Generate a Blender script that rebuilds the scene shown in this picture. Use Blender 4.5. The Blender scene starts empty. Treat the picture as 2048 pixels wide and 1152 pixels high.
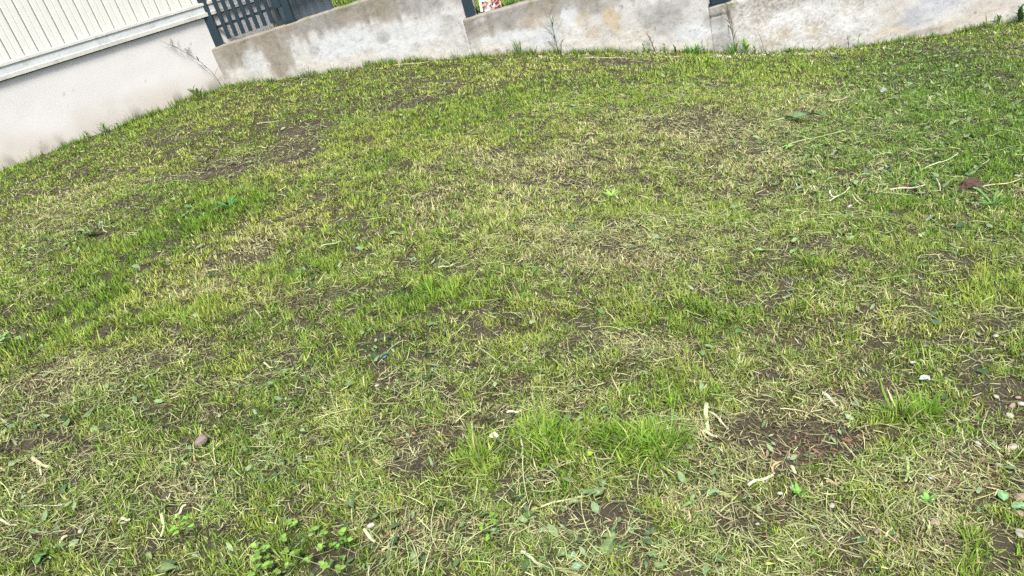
import bpy, math
import numpy as np
R = math.radians
rng = np.random.default_rng(11)
sc = bpy.context.scene
COL = sc.collection

# ------------------------------------------------------------------ camera
F_PX, PITCH, ROLL, CAM_H = 1500.0, R(26.5), R(16.0), 1.5
cp, sp, cr, sr = math.cos(PITCH), math.sin(PITCH), math.cos(ROLL), math.sin(ROLL)
CR = np.array([1.0, 0, 0]) * cr - np.array([0, sp, cp]) * sr
CU = np.array([1.0, 0, 0]) * sr + np.array([0, sp, cp]) * cr
CF = np.array([0, cp, -sp])
import mathutils
cd = bpy.data.cameras.new('camera'); cam = bpy.data.objects.new('camera', cd); COL.objects.link(cam)
cd.sensor_width = 36.0; cd.lens = F_PX / 2048 * 36.0
cd.clip_start = 0.05; cd.clip_end = 1000
M = mathutils.Matrix(((CR[0], CU[0], -CF[0], 0), (CR[1], CU[1], -CF[1], 0), (CR[2], CU[2], -CF[2], CAM_H), (0, 0, 0, 1)))
cam.matrix_world = M
sc.camera = cam

# ------------------------------------------------------------------ light
SUN_EL, SUN_AZ = R(58), R(176)          # azimuth clockwise from +Y
w = bpy.data.worlds.new('World'); sc.world = w; w.use_nodes = True
wn = w.node_tree; bg = wn.nodes['Background']
sky = wn.nodes.new('ShaderNodeTexSky'); sky.sky_type = 'NISHITA'; sky.sun_disc = False
sky.sun_elevation = SUN_EL; sky.sun_rotation = SUN_AZ; sky.dust_density = 3.0; sky.air_density = 1.0
wn.links.new(sky.outputs[0], bg.inputs[0]); bg.inputs[1].default_value = 0.12
sl = bpy.data.lights.new('sun', 'SUN'); sun = bpy.data.objects.new('sun', sl); COL.objects.link(sun)
sl.energy = 2.4; sl.angle = R(17); sl.color = (1.0, 0.965, 0.90)
sd = mathutils.Vector((math.sin(SUN_AZ) * math.cos(SUN_EL), math.cos(SUN_AZ) * math.cos(SUN_EL), math.sin(SUN_EL)))
sun.rotation_euler = sd.to_track_quat('Z', 'Y').to_euler()
sc.view_settings.view_transform = 'Standard'; sc.view_settings.look = 'None'
sc.view_settings.gamma = 1.0; sc.view_settings.use_curve_mapping = False
sc.view_settings.exposure = 1.33
sc.cycles.max_bounces = 6; sc.cycles.diffuse_bounces = 3; sc.cycles.transmission_bounces = 3
sc.cycles.use_denoising = False
sc.render.film_transparent = False

# ------------------------------------------------------------------ noise
def _h(ix, iy, seed):
    n = (ix.astype(np.int64) * 374761393 + iy.astype(np.int64) * 668265263 + seed * 974634777) & 0x7fffffff
    n = ((n ^ (n >> 13)) * 1274126177) & 0x7fffffff
    n = n ^ (n >> 16)
    return (n & 0xffff) / 65535.0
def vn(x, y, seed=0):
    ix = np.floor(x); iy = np.floor(y); fx = x - ix; fy = y - iy
    fx = fx * fx * (3 - 2 * fx); fy = fy * fy * (3 - 2 * fy)
    a = _h(ix, iy, seed); b = _h(ix + 1, iy, seed); c = _h(ix, iy + 1, seed); d = _h(ix + 1, iy + 1, seed)
    return (a * (1 - fx) + b * fx) * (1 - fy) + (c * (1 - fx) + d * fx) * fy
def fbm(x, y, f, seed=0, octv=4):
    s = 0; a = .5; t = 0
    for i in range(octv):
        s = s + a * vn(x * f + 17.3 * i, y * f - 9.1 * i, seed + i); t += a; a *= .55; f *= 2.1
    return s / t
def ss(a, b, x):
    t = np.clip((x - a) / (b - a), 0, 1); return t * t * (3 - 2 * t)

# ------------------------------------------------------------------ rays and terrain
def ray(px, py):
    dx, dy = px - 1024.0, py - 576.0
    return CR * dx - CU * dy + CF * F_PX
def Yw(x): return 8.0 - 0.12 * (x + 2.2)          # foot line of the long garden wall
def on_wall(px, py, off=0.0):
    r = ray(px, py)                                # intersect with the wall plane y = Yw(x) - off
    s = (8.0 - 0.264 - off) / (r[1] + 0.12 * r[0])
    return np.array([r[0] * s, r[1] * s, CAM_H + r[2] * s])
_base = [(452, 168), (556, 156), (634, 144), (760, 121), (858, 115), (936, 111), (1014, 100), (1111, 101), (1160, 99),
         (1242, 95), (1352, 98), (1430, 103), (1510, 101), (1618, 99), (1703, 95), (1798, 79), (1917, 62), (2013, 45), (2048, 36)]
_bp = np.array([on_wall(*p) for p in _base])
PX = np.concatenate([[-14, -6, -3.9], _bp[:, 0], [_bp[-1, 0] + 1.5, 14]])
PZ = np.concatenate([[1.0, .78, .645], _bp[:, 2] - .032, [_bp[-1, 2] - .1, _bp[-1, 2] - .3]])
_gx = np.linspace(-14, 14, 1401); _gz = np.interp(_gx, PX, PZ)
_k = np.exp(-np.linspace(-2.2, 2.2, 23) ** 2); _k /= _k.sum()
_gz = np.convolve(np.pad(_gz, 11, mode='edge'), _k, 'valid')
def G(x, y):
    x = np.asarray(x, float); y = np.asarray(y, float)
    s = np.clip(y / 7.8, 0, 1.25)
    p = np.interp(x, _gx, _gz)
    z = (-0.10 * np.clip(x, -12, 12)) * (1 - s) + p * s
    return z + (fbm(x, y, 1.1, 5, 3) - .5) * .07 * np.clip(1.3 - s, .2, 1) + (fbm(x, y, 7.0, 9, 2) - .5) * .022
def at(px, py):
    r = ray(px, py); lo, hi = 0.0003, 0.012
    t = np.linspace(lo, hi, 4000)
    z = CAM_H + r[2] * t - G(r[0] * t, r[1] * t)
    i = int(np.argmax(z < 0)); s = t[i]
    return np.array([r[0] * s, r[1] * s, float(G(r[0] * s, r[1] * s))])

# ------------------------------------------------------------------ mesh helpers
def mesh(name, V, faces, mats, col=None, smooth=False, fmat=None):
    """faces: list of tuples or an (n,4)/(n,3) int array"""
    me = bpy.data.meshes.new(name); V = np.asarray(V, np.float32)
    if isinstance(faces, np.ndarray):
        n, k = faces.shape
        me.vertices.add(len(V)); me.vertices.foreach_set('co', V.ravel())
        me.loops.add(n * k); me.loops.foreach_set('vertex_index', faces.astype(np.int32).ravel())
        me.polygons.add(n); me.polygons.foreach_set('loop_start', np.arange(0, n * k, k, dtype=np.int32))
        me.update(calc_edges=True)
    else:
        me.from_pydata([tuple(map(float, v)) for v in V], [], faces)
    if col is not None:
        a = me.color_attributes.new('Col', 'FLOAT_COLOR', 'POINT')
        c = np.ones((len(V), 4), np.float32); c[:, :3] = col; a.data.foreach_set('color', c.ravel())
    for m in (mats if isinstance(mats, (list, tuple)) else [mats]): me.materials.append(m)
    if fmat is not None: me.polygons.foreach_set('material_index', np.asarray(fmat, np.int32))
    me.polygons.foreach_set('use_smooth', np.full(len(me.polygons), bool(smooth)))
    me.update()
    return me
def obj(name, me, parent=None, loc=None, rot=None, scale=None):
    o = bpy.data.objects.new(name, me); COL.objects.link(o)
    if parent is not None: o.parent = parent
    if loc is not None: o.location = [float(v) for v in loc]
    if rot is not None: o.rotation_euler = rot
    if scale is not None: o.scale = scale if hasattr(scale, '__len__') else (scale,) * 3
    return o
def tag(o, label=None, cat=None, group=None, kind=None):
    if label: o['label'] = label
    if cat: o['category'] = cat
    if group: o['group'] = group
    if kind: o['kind'] = kind
    return o
def empty(name, loc, rz=0, label=None, cat=None, group=None):
    o = obj(name, None, None, loc, (0, 0, rz)); o.empty_display_size = .05
    return tag(o, label, cat, group)
def box(x0, x1, y0, y1, z0, z1):
    V = [(x, y, z) for x in (x0, x1) for y in (y0, y1) for z in (z0, z1)]
    Fc = [(0, 1, 3, 2), (4, 6, 7, 5), (0, 4, 5, 1), (2, 3, 7, 6), (0, 2, 6, 4), (1, 5, 7, 3)]
    return V, Fc
def bevel(o, wd=.003, seg=2):
    m = o.modifiers.new('bevel', 'BEVEL'); m.width = wd; m.segments = seg; m.limit_method = 'ANGLE'
    return o
def tube(P, rad, n=7, cap=True, V0=0):
    P = np.asarray(P, float); k = len(P); V = []; Fc = []
    for i in range(k):
        d = P[min(i + 1, k - 1)] - P[max(i - 1, 0)]; d = d / (np.linalg.norm(d) + 1e-9)
        a = np.cross(d, (0, 0, 1.0) if abs(d[2]) < .9 else (1.0, 0, 0)); a /= np.linalg.norm(a); b = np.cross(d, a)
        for j in range(n):
            t = 2 * math.pi * j / n; V.append(P[i] + rad[i] * (a * math.cos(t) + b * math.sin(t)))
    for i in range(k - 1):
        for j in range(n):
            Fc.append((V0 + i * n + j, V0 + i * n + (j + 1) % n, V0 + (i + 1) * n + (j + 1) % n, V0 + (i + 1) * n + j))
    if cap:
        Fc.append(tuple(V0 + j for j in range(n))[::-1]); Fc.append(tuple(V0 + (k - 1) * n + j for j in range(n)))
    return V, Fc

# ------------------------------------------------------------------ materials
def newmat(name):
    m = bpy.data.materials.new(name); m.use_nodes = True
    nt = m.node_tree; return m, nt, nt.nodes['Principled BSDF'], nt.nodes, nt.links
def N(nt, kind, **kw):
    n = nt.nodes.new(kind)
    for k, v in kw.items():
        if k.startswith('i_'):
            key = k[2:]; n.inputs[int(key) if key.isdigit() else key].default_value = v
        else: setattr(n, k, v)
    return n
def veg_mat(name, rough=.6, trans=.24, spec=.14, noise=0.0, nscale=120.0):
    m, nt, b, ns, L = newmat(name)
    a = N(nt, 'ShaderNodeAttribute', attribute_name='Col'); c = a.outputs['Color']
    if noise:
        tc = N(nt, 'ShaderNodeTexCoord')
        nz = N(nt, 'ShaderNodeTexNoise', i_Scale=nscale, i_Detail=3.0); L.new(tc.outputs['Object'], nz.inputs['Vector'])
        mr = N(nt, 'ShaderNodeMapRange', i_1=.3, i_2=.7, i_3=1 - noise, i_4=1 + noise); L.new(nz.outputs[0], mr.inputs[0])
        mx = N(nt, 'ShaderNodeVectorMath', operation='MULTIPLY'); L.new(c, mx.inputs[0]); L.new(mr.outputs[0], mx.inputs[1]); c = mx.outputs[0]
    L.new(c, b.inputs['Base Color']); b.inputs['Roughness'].default_value = rough
    b.inputs['Specular IOR Level'].default_value = spec
    if trans:
        t = N(nt, 'ShaderNodeBsdfTranslucent'); L.new(c, t.inputs[0])
        mix = N(nt, 'ShaderNodeMixShader', i_0=trans); L.new(b.outputs[0], mix.inputs[1]); L.new(t.outputs[0], mix.inputs[2])
        L.new(mix.outputs[0], ns['Material Output'].inputs[0])
    return m
M_GRASS = veg_mat('grass_blades'); M_STRAW = veg_mat('dry_stalks', .7, .10, .12)
M_LEAF = veg_mat('broad_leaves', .6, .2, .2, .25, 90); M_WOOD = veg_mat('pale_stalk', .6, 0, .35, .16, 160)
def plain_mat(name, col, rough=.5, spec=.4, noise=.08, scale=30., bump=0., metal=0.):
    m, nt, b, ns, L = newmat(name)
    tc = N(nt, 'ShaderNodeTexCoord'); nz = N(nt, 'ShaderNodeTexNoise', i_Scale=scale, i_Detail=5.0); L.new(tc.outputs['Object'], nz.inputs['Vector'])
    mr = N(nt, 'ShaderNodeMapRange', i_1=.3, i_2=.7, i_3=1 - noise, i_4=1 + noise); L.new(nz.outputs[0], mr.inputs[0])
    mx = N(nt, 'ShaderNodeVectorMath', operation='MULTIPLY', i_0=col); L.new(mr.outputs[0], mx.inputs[1]); L.new(mx.outputs[0], b.inputs['Base Color'])
    b.inputs['Roughness'].default_value = rough; b.inputs['Specular IOR Level'].default_value = spec; b.inputs['Metallic'].default_value = metal
    if bump:
        bp = N(nt, 'ShaderNodeBump', i_Strength=.5, i_Distance=bump); L.new(nz.outputs[0], bp.inputs['Height']); L.new(bp.outputs[0], b.inputs['Normal'])
    return m
def soil_mat():
    m, nt, b, ns, L = newmat('soil')
    tc = N(nt, 'ShaderNodeTexCoord')
    n1 = N(nt, 'ShaderNodeTexNoise', i_Scale=9.0, i_Detail=8.0, i_Roughness=.65); L.new(tc.outputs['Object'], n1.inputs['Vector'])
    n2 = N(nt, 'ShaderNodeTexNoise', i_Scale=70.0, i_Detail=6.0, i_Roughness=.7); L.new(tc.outputs['Object'], n2.inputs['Vector'])
    r1 = N(nt, 'ShaderNodeValToRGB'); e = r1.color_ramp.elements
    e[0].position = .3; e[0].color = (.017, .0135, .0085, 1); e[1].position = .72; e[1].color = (.078, .063, .042, 1)
    ad = N(nt, 'ShaderNodeMath', operation='MULTIPLY_ADD', i_1=.55); L.new(n2.outputs[0], ad.inputs[0])
    ml = N(nt, 'ShaderNodeMath', operation='MULTIPLY', i_1=.5); L.new(n1.outputs[0], ml.inputs[0]); L.new(ml.outputs[0], ad.inputs[2])
    L.new(ad.outputs[0], r1.inputs[0]); L.new(r1.outputs[0], b.inputs['Base Color'])
    b.inputs['Roughness'].default_value = .85; b.inputs['Specular IOR Level'].default_value = .2
    bp = N(nt, 'ShaderNodeBump', i_Strength=.9, i_Distance=.012); L.new(ad.outputs[0], bp.inputs['Height']); L.new(bp.outputs[0], b.inputs['Normal'])
    return m
M_SOIL = soil_mat()
def plaster_mat(name, bump=.004, fine=60., rough=.85, dirt=0., dscale=14., lo=.5, hi=.62):
    m, nt, b, ns, L = newmat(name)
    a = N(nt, 'ShaderNodeAttribute', attribute_name='Col')
    tc = N(nt, 'ShaderNodeTexCoord')
    n1 = N(nt, 'ShaderNodeTexNoise', i_Scale=fine, i_Detail=6.0, i_Roughness=.65); L.new(tc.outputs['Object'], n1.inputs['Vector'])
    mr = N(nt, 'ShaderNodeMapRange', i_1=.3, i_2=.7, i_3=.9, i_4=1.07); L.new(n1.outputs[0], mr.inputs[0])
    mx = N(nt, 'ShaderNodeVectorMath', operation='MULTIPLY'); L.new(a.outputs['Color'], mx.inputs[0]); L.new(mr.outputs[0], mx.inputs[1])
    if dirt:
        n2 = N(nt, 'ShaderNodeTexNoise', i_Scale=dscale, i_Detail=10.0, i_Roughness=.78); L.new(tc.outputs['Object'], n2.inputs['Vector'])
        m2 = N(nt, 'ShaderNodeMapRange', i_1=lo, i_2=hi, i_3=1.0, i_4=1 - dirt); L.new(n2.outputs[0], m2.inputs[0])
        x2 = N(nt, 'ShaderNodeVectorMath', operation='MULTIPLY'); L.new(mx.outputs[0], x2.inputs[0]); L.new(m2.outputs[0], x2.inputs[1]); mx = x2
    L.new(mx.outputs[0], b.inputs['Base Color']); b.inputs['Roughness'].default_value = rough; b.inputs['Specular IOR Level'].default_value = .2
    bp = N(nt, 'ShaderNodeBump', i_Strength=.6, i_Distance=bump); L.new(n1.outputs[0], bp.inputs['Height']); L.new(bp.outputs[0], b.inputs['Normal'])
    return m
M_PLASTER = plaster_mat('stained_plaster', dirt=.22); M_RENDER = plaster_mat('smooth_render', .0015, 110., .85, .22, 9., .67, .71)
M_CLAD = plain_mat('cream_cladding', (.53, .525, .475), .45, .4, .05, 6.)
M_TRIM = plaster_mat('dirty_trim', .001, 40., .6, .3, 7., .52, .66)
M_METAL = plain_mat('anthracite_paint', (.012, .026, .036), .45, .4, .12, 40.)
M_PANEL = plain_mat('slate_grey_sheet', (.10, .125, .14), .4, .4, .06, 8.)
M_STONE = plaster_mat('pebble_stone', .002, 150., .8)

# ------------------------------------------------------------------ soil ground (one sheet)
def axis(a, b, st, far):
    c = np.arange(a, b + 1e-6, st); o = np.geomspace(st * 2, far, 14)
    return np.concatenate([a - o[::-1], c, b + o])
gx = axis(-6.2, 8.0, .05, 70); gy = axis(-.6, 8.4, .05, 70)
XX, YY = np.meshgrid(gx, gy, indexing='ij')
ZZ = G(XX, YY) + (fbm(XX, YY, 16, 21, 3) - .5) * .022 * ss(14, 8, np.abs(XX) + np.abs(YY) * .4)
nx, ny = XX.shape; idx = np.arange(nx * ny).reshape(nx, ny)
Fq = np.stack([idx[:-1, :-1], idx[1:, :-1], idx[1:, 1:], idx[:-1, 1:]], -1).reshape(-1, 4)
tag(obj('ground', mesh('ground', np.stack([XX, YY, ZZ], -1).reshape(-1, 3), Fq, M_SOIL, smooth=True)), 'brown garden soil showing between the thin cut grass', 'ground', kind='structure')

# ------------------------------------------------------------------ the cream building on the left
A = np.array([-3.85, 6.58]); D = np.array([.758, .652]); D /= np.linalg.norm(D); NB = np.array([D[1], -D[0]])
K0, K1 = -3.2, 2.93
bld = empty('building', (A[0], A[1], 0), math.atan2(D[1], D[0]), 'cream building with ribbed cladding over a plain rendered base wall', 'building')
# local frame: x along wall, -y towards the lawn, z up
ZT = 1.25                                           # underside of the trim
ks = np.arange(K0, K1 + .001, .02); zs = np.arange(.1, ZT + .001, .02)
KK, ZB = np.meshgrid(ks, zs, indexing='ij')
yy = -(fbm(KK, ZB, 2.0, 31, 3) - .5) * .012
gz = G(A[0] + D[0] * KK, A[1] + D[1] * KK); hh = ZB - gz
c = np.ones(KK.shape + (3,)) * np.array([.53, .515, .49])
c *= (1 + (fbm(KK, ZB * 1.6, 1.6, 33, 4)[..., None] - .5) * .10)
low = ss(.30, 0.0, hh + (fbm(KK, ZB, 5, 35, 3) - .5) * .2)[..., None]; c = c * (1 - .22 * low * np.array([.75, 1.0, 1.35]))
dirt = (ss(.62, .75, fbm(KK * 1.0, ZB * .5, 9, 37, 3)) * ss(.16, .02, hh))[..., None]; c = c * (1 - .35 * dirt)
spk = .6 * (ss(.95, .95, vn(KK * 34, ZB * 30, 39)) * ss(.55, .75, fbm(KK, ZB, 3, 40, 2)))[..., None]; c = c * (1 - .55 * spk)
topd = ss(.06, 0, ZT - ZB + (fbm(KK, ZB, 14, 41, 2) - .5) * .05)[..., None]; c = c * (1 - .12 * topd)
n1, n2 = KK.shape; idx = np.arange(n1 * n2).reshape(n1, n2)
Fq = np.stack([idx[:-1, :-1], idx[1:, :-1], idx[1:, 1:], idx[:-1, 1:]], -1).reshape(-1, 4)
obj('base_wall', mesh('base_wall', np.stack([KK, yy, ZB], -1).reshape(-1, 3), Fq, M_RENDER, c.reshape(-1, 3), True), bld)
V, Fc = box(K1 - .001, K1 + .0, .0, 3.0, .1, ZT); V = np.array(V)
V, Fc = box(K0, K1 - .004, .03, 3.2, .1, 3.4)
obj('back_block', mesh('back_block', V, Fc, M_RENDER, np.array([.46, .44, .42])), bld)
# trim strip: profile swept along the wall
prof = [(.02, ZT - .002), (-.034, ZT), (-.036, ZT + .032), (-.026, ZT + .036), (-.024, ZT + .095), (-.034, ZT + .10), (-.034, ZT + .122), (-.004, ZT + .128), (.02, ZT + .128)]
kt = np.arange(K0, K1 + .03, .03); P = np.array(prof); V = []; C = []
for k in kt:
    for q, (py_, pz_) in enumerate(P):
        V.append((k, py_, pz_))
        n_ = float(fbm(np.array([k * 1.0]), np.array([pz_ * 3]), 6, 51, 4)[0])
        base = np.array([.50, .49, .44])
        if 3 <= q <= 4:
            d_ = ss(.42, .62, np.array(n_)); base = base * (1 - .45 * d_) + np.array([.33, .30, .29]) * .45 * d_
            if float(vn(np.array([k * .9]), np.array([3.]), 53)[0]) > .55: base = base * .6 + np.array([.42, .49, .53]) * .4
        C.append(base)
npf = len(prof); nk = len(kt); idx = np.arange(nk * npf).reshape(nk, npf)
Fq = np.stack([idx[:-1, :-1], idx[1:, :-1], idx[1:, 1:], idx[:-1, 1:]], -1).reshape(-1, 4)
obj('sill_trim', mesh('sill_trim', V, Fq, M_TRIM, np.array(C)), bld)
# vertical cladding boards: profile with a rib, one object each
bw = .112
bp_ = [(0, .012), (.003, -.004), (.012, -.010), (.050, -.010), (.056, -.004), (.062, -.010), (.100, -.010), (.1075, -.004), (.1095, .012)]
V = [(x, y, z) for z in (ZT + .1285, 2.9) for (x, y) in bp_]; nb = len(bp_)
Fc = [(i, i + 1, nb + i + 1, nb + i) for i in range(nb - 1)] + [tuple(range(nb))[::-1]]
me_b = mesh('cladding_board', V, Fc, M_CLAD)
dotme = None
i = 0; k = K0
while k + bw < K1 + .02:
    obj('cladding_board', me_b, bld, (k, 0, 0)); k += bw; i += 1
# small raised rivets in rows on the boards near the left edge of the picture
V = []; Fc = []
for kk in (-.36, -.248, -.136, -.024, .088):
    for j in range(26):
        b0 = len(V); z = ZT + .16 + j * .03
        v, f = box(kk + .056 - .004, kk + .056 + .004, -.0125, -.008, z, z + .012)
        V += v; Fc += [tuple(q + b0 for q in ff) for ff in f]
o = obj('rivet_rows', mesh('rivet_rows', V, Fc, plain_mat('white_bead', (.8, .8, .78))), bld); o['kind'] = 'stuff'

# ------------------------------------------------------------------ long plastered garden wall in three steps
UW = np.array([1.0, -.12]); UW /= np.linalg.norm(UW)
wall = empty('garden_wall', (0, 0, 0), 0, 'low stained white plaster garden wall stepping down along the lawn', 'garden wall')
def wx(px, py=60): return on_wall(px, py)[0]
ST = []                                              # stains: px, py, rx, ry, colour, strength
BR = (.285, .25, .195); GR = (.335, .33, .31); OC = (.52, .42, .27); BW = (.64, .665, .67); DK = (.20, .17, .13); CR_ = (.66, .62, .53)
for t in [(470, 105, 45, 25, BR, .75), (545, 95, 22, 50, BR, .8), (500, 140, 20, 30, BR, .25), (575, 100, 6, 40, BR, .6), (440, 150, 16, 40, BR, .55),
          (600, 50, 60, 14, BR, .8), (660, 35, 70, 16, GR, .75), (720, 25, 50, 20, BR, .7), (780, 10, 40, 26, BR, .7), (800, 40, 4, 45, DK, .5), (735, 45, 5, 35, DK, .35), (655, 45, 4, 24, DK, .3),
          (850, 5, 60, 22, GR, .75), (900, 50, 24, 22, GR, .6), (920, 80, 12, 30, GR, .5), (690, 85, 60, 22, BW, .8), (510, 125, 18, 25, BW, .6), (800, 80, 50, 30, BW, .7), (860, 60, 30, 20, BW, .55),
          (628, 102, 9, 7, GR, .6), (766, 74, 12, 12, GR, .6), (915, 65, 8, 22, (.72, .72, .7), .6), (556, 140, 16, 12, BR, .5),
          (990, 50, 45, 18, BR, .6), (1020, 30, 50, 18, GR, .6), (1065, 42, 26, 18, (.45, .38, .28), .6), (1110, 10, 50, 18, BR, .65), (1150, 5, 40, 14, GR, .6), (1200, 8, 50, 14, BR, .5),
          (1000, 80, 50, 10, BW, .8), (1090, 70, 30, 18, BW, .7), (1140, 30, 14, 20, BW, .8), (985, 95, 30, 8, CR_, .7),
          (1225, 38, 16, 18, OC, .8), (1232, 60, 10, 14, OC, .5), (1165, 42, 14, 12, OC, .45), (1185, 65, 16, 14, OC, .4), (1295, 52, 8, 7, DK, .5), (1330, 20, 50, 20, GR, .6), (1330, 45, 40, 20, GR, .5),
          (1385, 60, 26, 16, BW, .7), (1260, 75, 40, 12, CR_, .7), (1435, 40, 22, 14, GR, .7), (1440, 80, 20, 22, GR, .6), (1430, 60, 20, 8, BW, .4),
          (1470, 25, 14, 20, BR, .6), (1500, 12, 30, 8, DK, .5), (1560, 8, 50, 10, DK, .45), (1560, 75, 26, 14, OC, .75), (1520, 60, 14, 10, OC, .3),
          (1665, 52, 16, 16, (.42, .42, .44), .85), (1625, 65, 16, 12, OC, .55), (1600, 30, 60, 16, (.72, .73, .73), .7), (1700, 40, 40, 20, (.74, .74, .72), .7),
          (1790, 60, 28, 10, OC, .7), (1760, 70, 14, 16, OC, .5), (1790, 25, 30, 20, (.55, .50, .44), .7), (1845, 25, 40, 22, (.50, .51, .53), .85), (1880, 10, 40, 16, (.52, .53, .56), .8), (1900, 50, 30, 8, OC, .45), (1960, 25, 30, 20, (.58, .52, .44), .7), (2010, 10, 30, 14, (.58, .53, .46), .7), (1840, 66, 40, 6, (.34, .30, .26), .7)]:
    p = on_wall(t[0], t[1]); ST.append((p[0], p[2], t[2] / 190, t[3] / 190, np.array(t[4]), t[5]))
def wall_section(x0, x1, zt0, zt1, slant, rough_from=99.):
    L = (x1 - x0) / UW[0]; nxs = int(L / .0125); zb = -1.15 if x0 > 2 else (-.6 if x0 > 0 else .1)
    zlo = min(zb, 0); nz = int((max(zt0, zt1) - zb) / .0125)
    u = np.linspace(0, 1, nxs); v = np.linspace(0, 1, nz)
    UU, VV = np.meshgrid(u, v, indexing='ij')
    X = x0 + (x1 - x0) * UU; top = zt0 + (zt1 - zt0) * UU + (fbm(X, X * 0, 9, 61, 3) - .5) * .014
    Z = zb + (top - zb) * VV
    g = np.interp(X, _gx, _gz); h = Z - g; dt = top - Z
    nA = fbm(X, Z, 3.2, 63, 5); nBn = fbm(X, Z, 14, 65, 4); nC = fbm(X * 3.2, Z * .5, 5, 67, 4)
    out = (nA - .5) * .02 + (nBn - .5) * .008
    c = np.ones(X.shape + (3,)) * np.array([.61, .60, .565])
    c = c * (1 + (nA[..., None] - .5) * .22)
    def mixc(col, wgt):
        nonlocal c
        c = c * (1 - wgt[..., None]) + np.array(col) * wgt[..., None]
    mixc(CR_, ss(.2, .02, h + (nBn - .5) * .12) * .65)
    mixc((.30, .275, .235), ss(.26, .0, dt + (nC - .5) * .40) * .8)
    mixc((.22, .19, .15), ss(.56, .70, fbm(X * 2.2, Z * .22, 9, 91, 3)) * ss(.45, .02, dt) * .6)
    mixc((.24, .22, .19), ss(.60, .66, fbm(X, Z, 17, 93, 4)) * (.2 + ss(.3, .0, dt)) * .45)
    for (sx, sz, rx, rz, col, st) in ST:
        d = ((X - sx) / rx) ** 2 + ((Z - sz) / rz) ** 2
        mixc(col, np.clip(ss(1.7, .25, d + (nBn - .5) * 2.0 + (nA - .5) * 1.2) * st, 0, 1))
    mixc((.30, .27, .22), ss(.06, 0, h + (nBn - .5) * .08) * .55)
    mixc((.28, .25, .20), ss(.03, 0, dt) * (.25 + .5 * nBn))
    mixc((.16, .14, .12), ss(.93, .96, vn(X * 40, Z * 40, 71)) * .6)
    # rough flaking coat in the right part
    rf = ss(rough_from, rough_from + .05, X + (nBn - .5) * .12) * ss(4.35, 4.0, X + (nA - .5) * .8)
    fl = ss(.40, .56, fbm(X, Z * 1.9, 60, 73, 3) * .7 + fbm(X, Z, 8, 74, 2) * .3)
    out = out + rf * (.005 + fl * .0016)
    mixc((.70, .70, .675), rf * fl * .6); mixc((.44, .395, .31), rf * (1 - fl) * .5)
    if rough_from < 90:
        cr1 = np.abs(X - wx(1456, 30) - (nBn - .5) * .05 - (top - Z) * .10); wgt = ss(.014, .003, cr1) * ss(.42, .3, dt)
        mixc((.10, .08, .07), wgt * .85); out = out - wgt * .01
        cr2 = np.abs(Z - (top - .085) - (nBn - .5) * .05); wgt = ss(.012, .003, cr2) * ss(wx(1456) + .02, wx(1456) - .02, X)
        mixc((.12, .10, .08), wgt * .8); out = out - wgt * .01
    # moss, sparse
    mixc((.16, .18, .06), ss(.62, .7, fbm(X, Z, 11, 75, 3)) * ss(.10, .0, dt) * .5)
    nrm = np.array([-.12, -1.0]) / math.hypot(.12, 1)
    Xo = X + nrm[0] * out; Yo = Yw(X) + nrm[1] * out
    V = np.stack([Xo, Yo, Z], -1)
    # bring the top round and back, with the end cut on a slant
    th = .17; rows = [V]; cols = [c]
    for (b_, dz) in ((.012, .006), (.08, .012), (th, .006)):
        T = V[:, -1:, :].copy(); f_ = b_
        T[..., 0] += slant * f_ * np.clip((UU[:, -1:] - .9) * 10, 0, 1) + .12 * f_; T[..., 1] += f_; T[..., 2] += dz
        rows.append(T); cols.append(c[:, -1:, :] * (1.05 if b_ > .01 else 1.0))
    B = rows[-1].copy(); B[..., 2] = zb; rows.append(B); cols.append(cols[-1])
    V = np.concatenate(rows, 1); c = np.concatenate(cols, 1)
    n1, n2 = V.shape[:2]; idx = np.arange(n1 * n2).reshape(n1, n2)
    Fq = np.stack([idx[:-1, :-1], idx[1:, :-1], idx[1:, 1:], idx[:-1, 1:]], -1).reshape(-1, 4)
    Vf = V.reshape(-1, 3); cf = c.reshape(-1, 3)
    # closed ends (fans of quads between front column and back column)
    ex = []
    for col_, flip in ((0, True), (n1 - 1, False)):
        nf = n2 - 4
        bk = np.array([[Vf[idx[col_, n2 - 2]][0], Vf[idx[col_, n2 - 2]][1], Vf[idx[col_, j]][2]] for j in range(nf)])
        b0 = len(Vf); Vf = np.concatenate([Vf, bk]); cf = np.concatenate([cf, np.ones((nf, 3)) * np.array([.40, .38, .34]) * (0.85 + .3 * vn(np.arange(nf) * .11, np.arange(nf) * 0., 77)[:, None])])
        for j in range(nf - 1):
            q = [idx[col_, j], idx[col_, j + 1], b0 + j + 1, b0 + j]
            ex.append(q if flip else q[::-1])
    Fq = np.concatenate([Fq, np.array(ex)])
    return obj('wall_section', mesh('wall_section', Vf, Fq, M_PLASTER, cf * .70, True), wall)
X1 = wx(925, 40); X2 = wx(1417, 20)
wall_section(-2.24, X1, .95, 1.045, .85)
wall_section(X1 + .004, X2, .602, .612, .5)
wall_section(X2 + .004, 8.0, .118, .10, .0, rough_from=wx(1462, 50))

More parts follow.
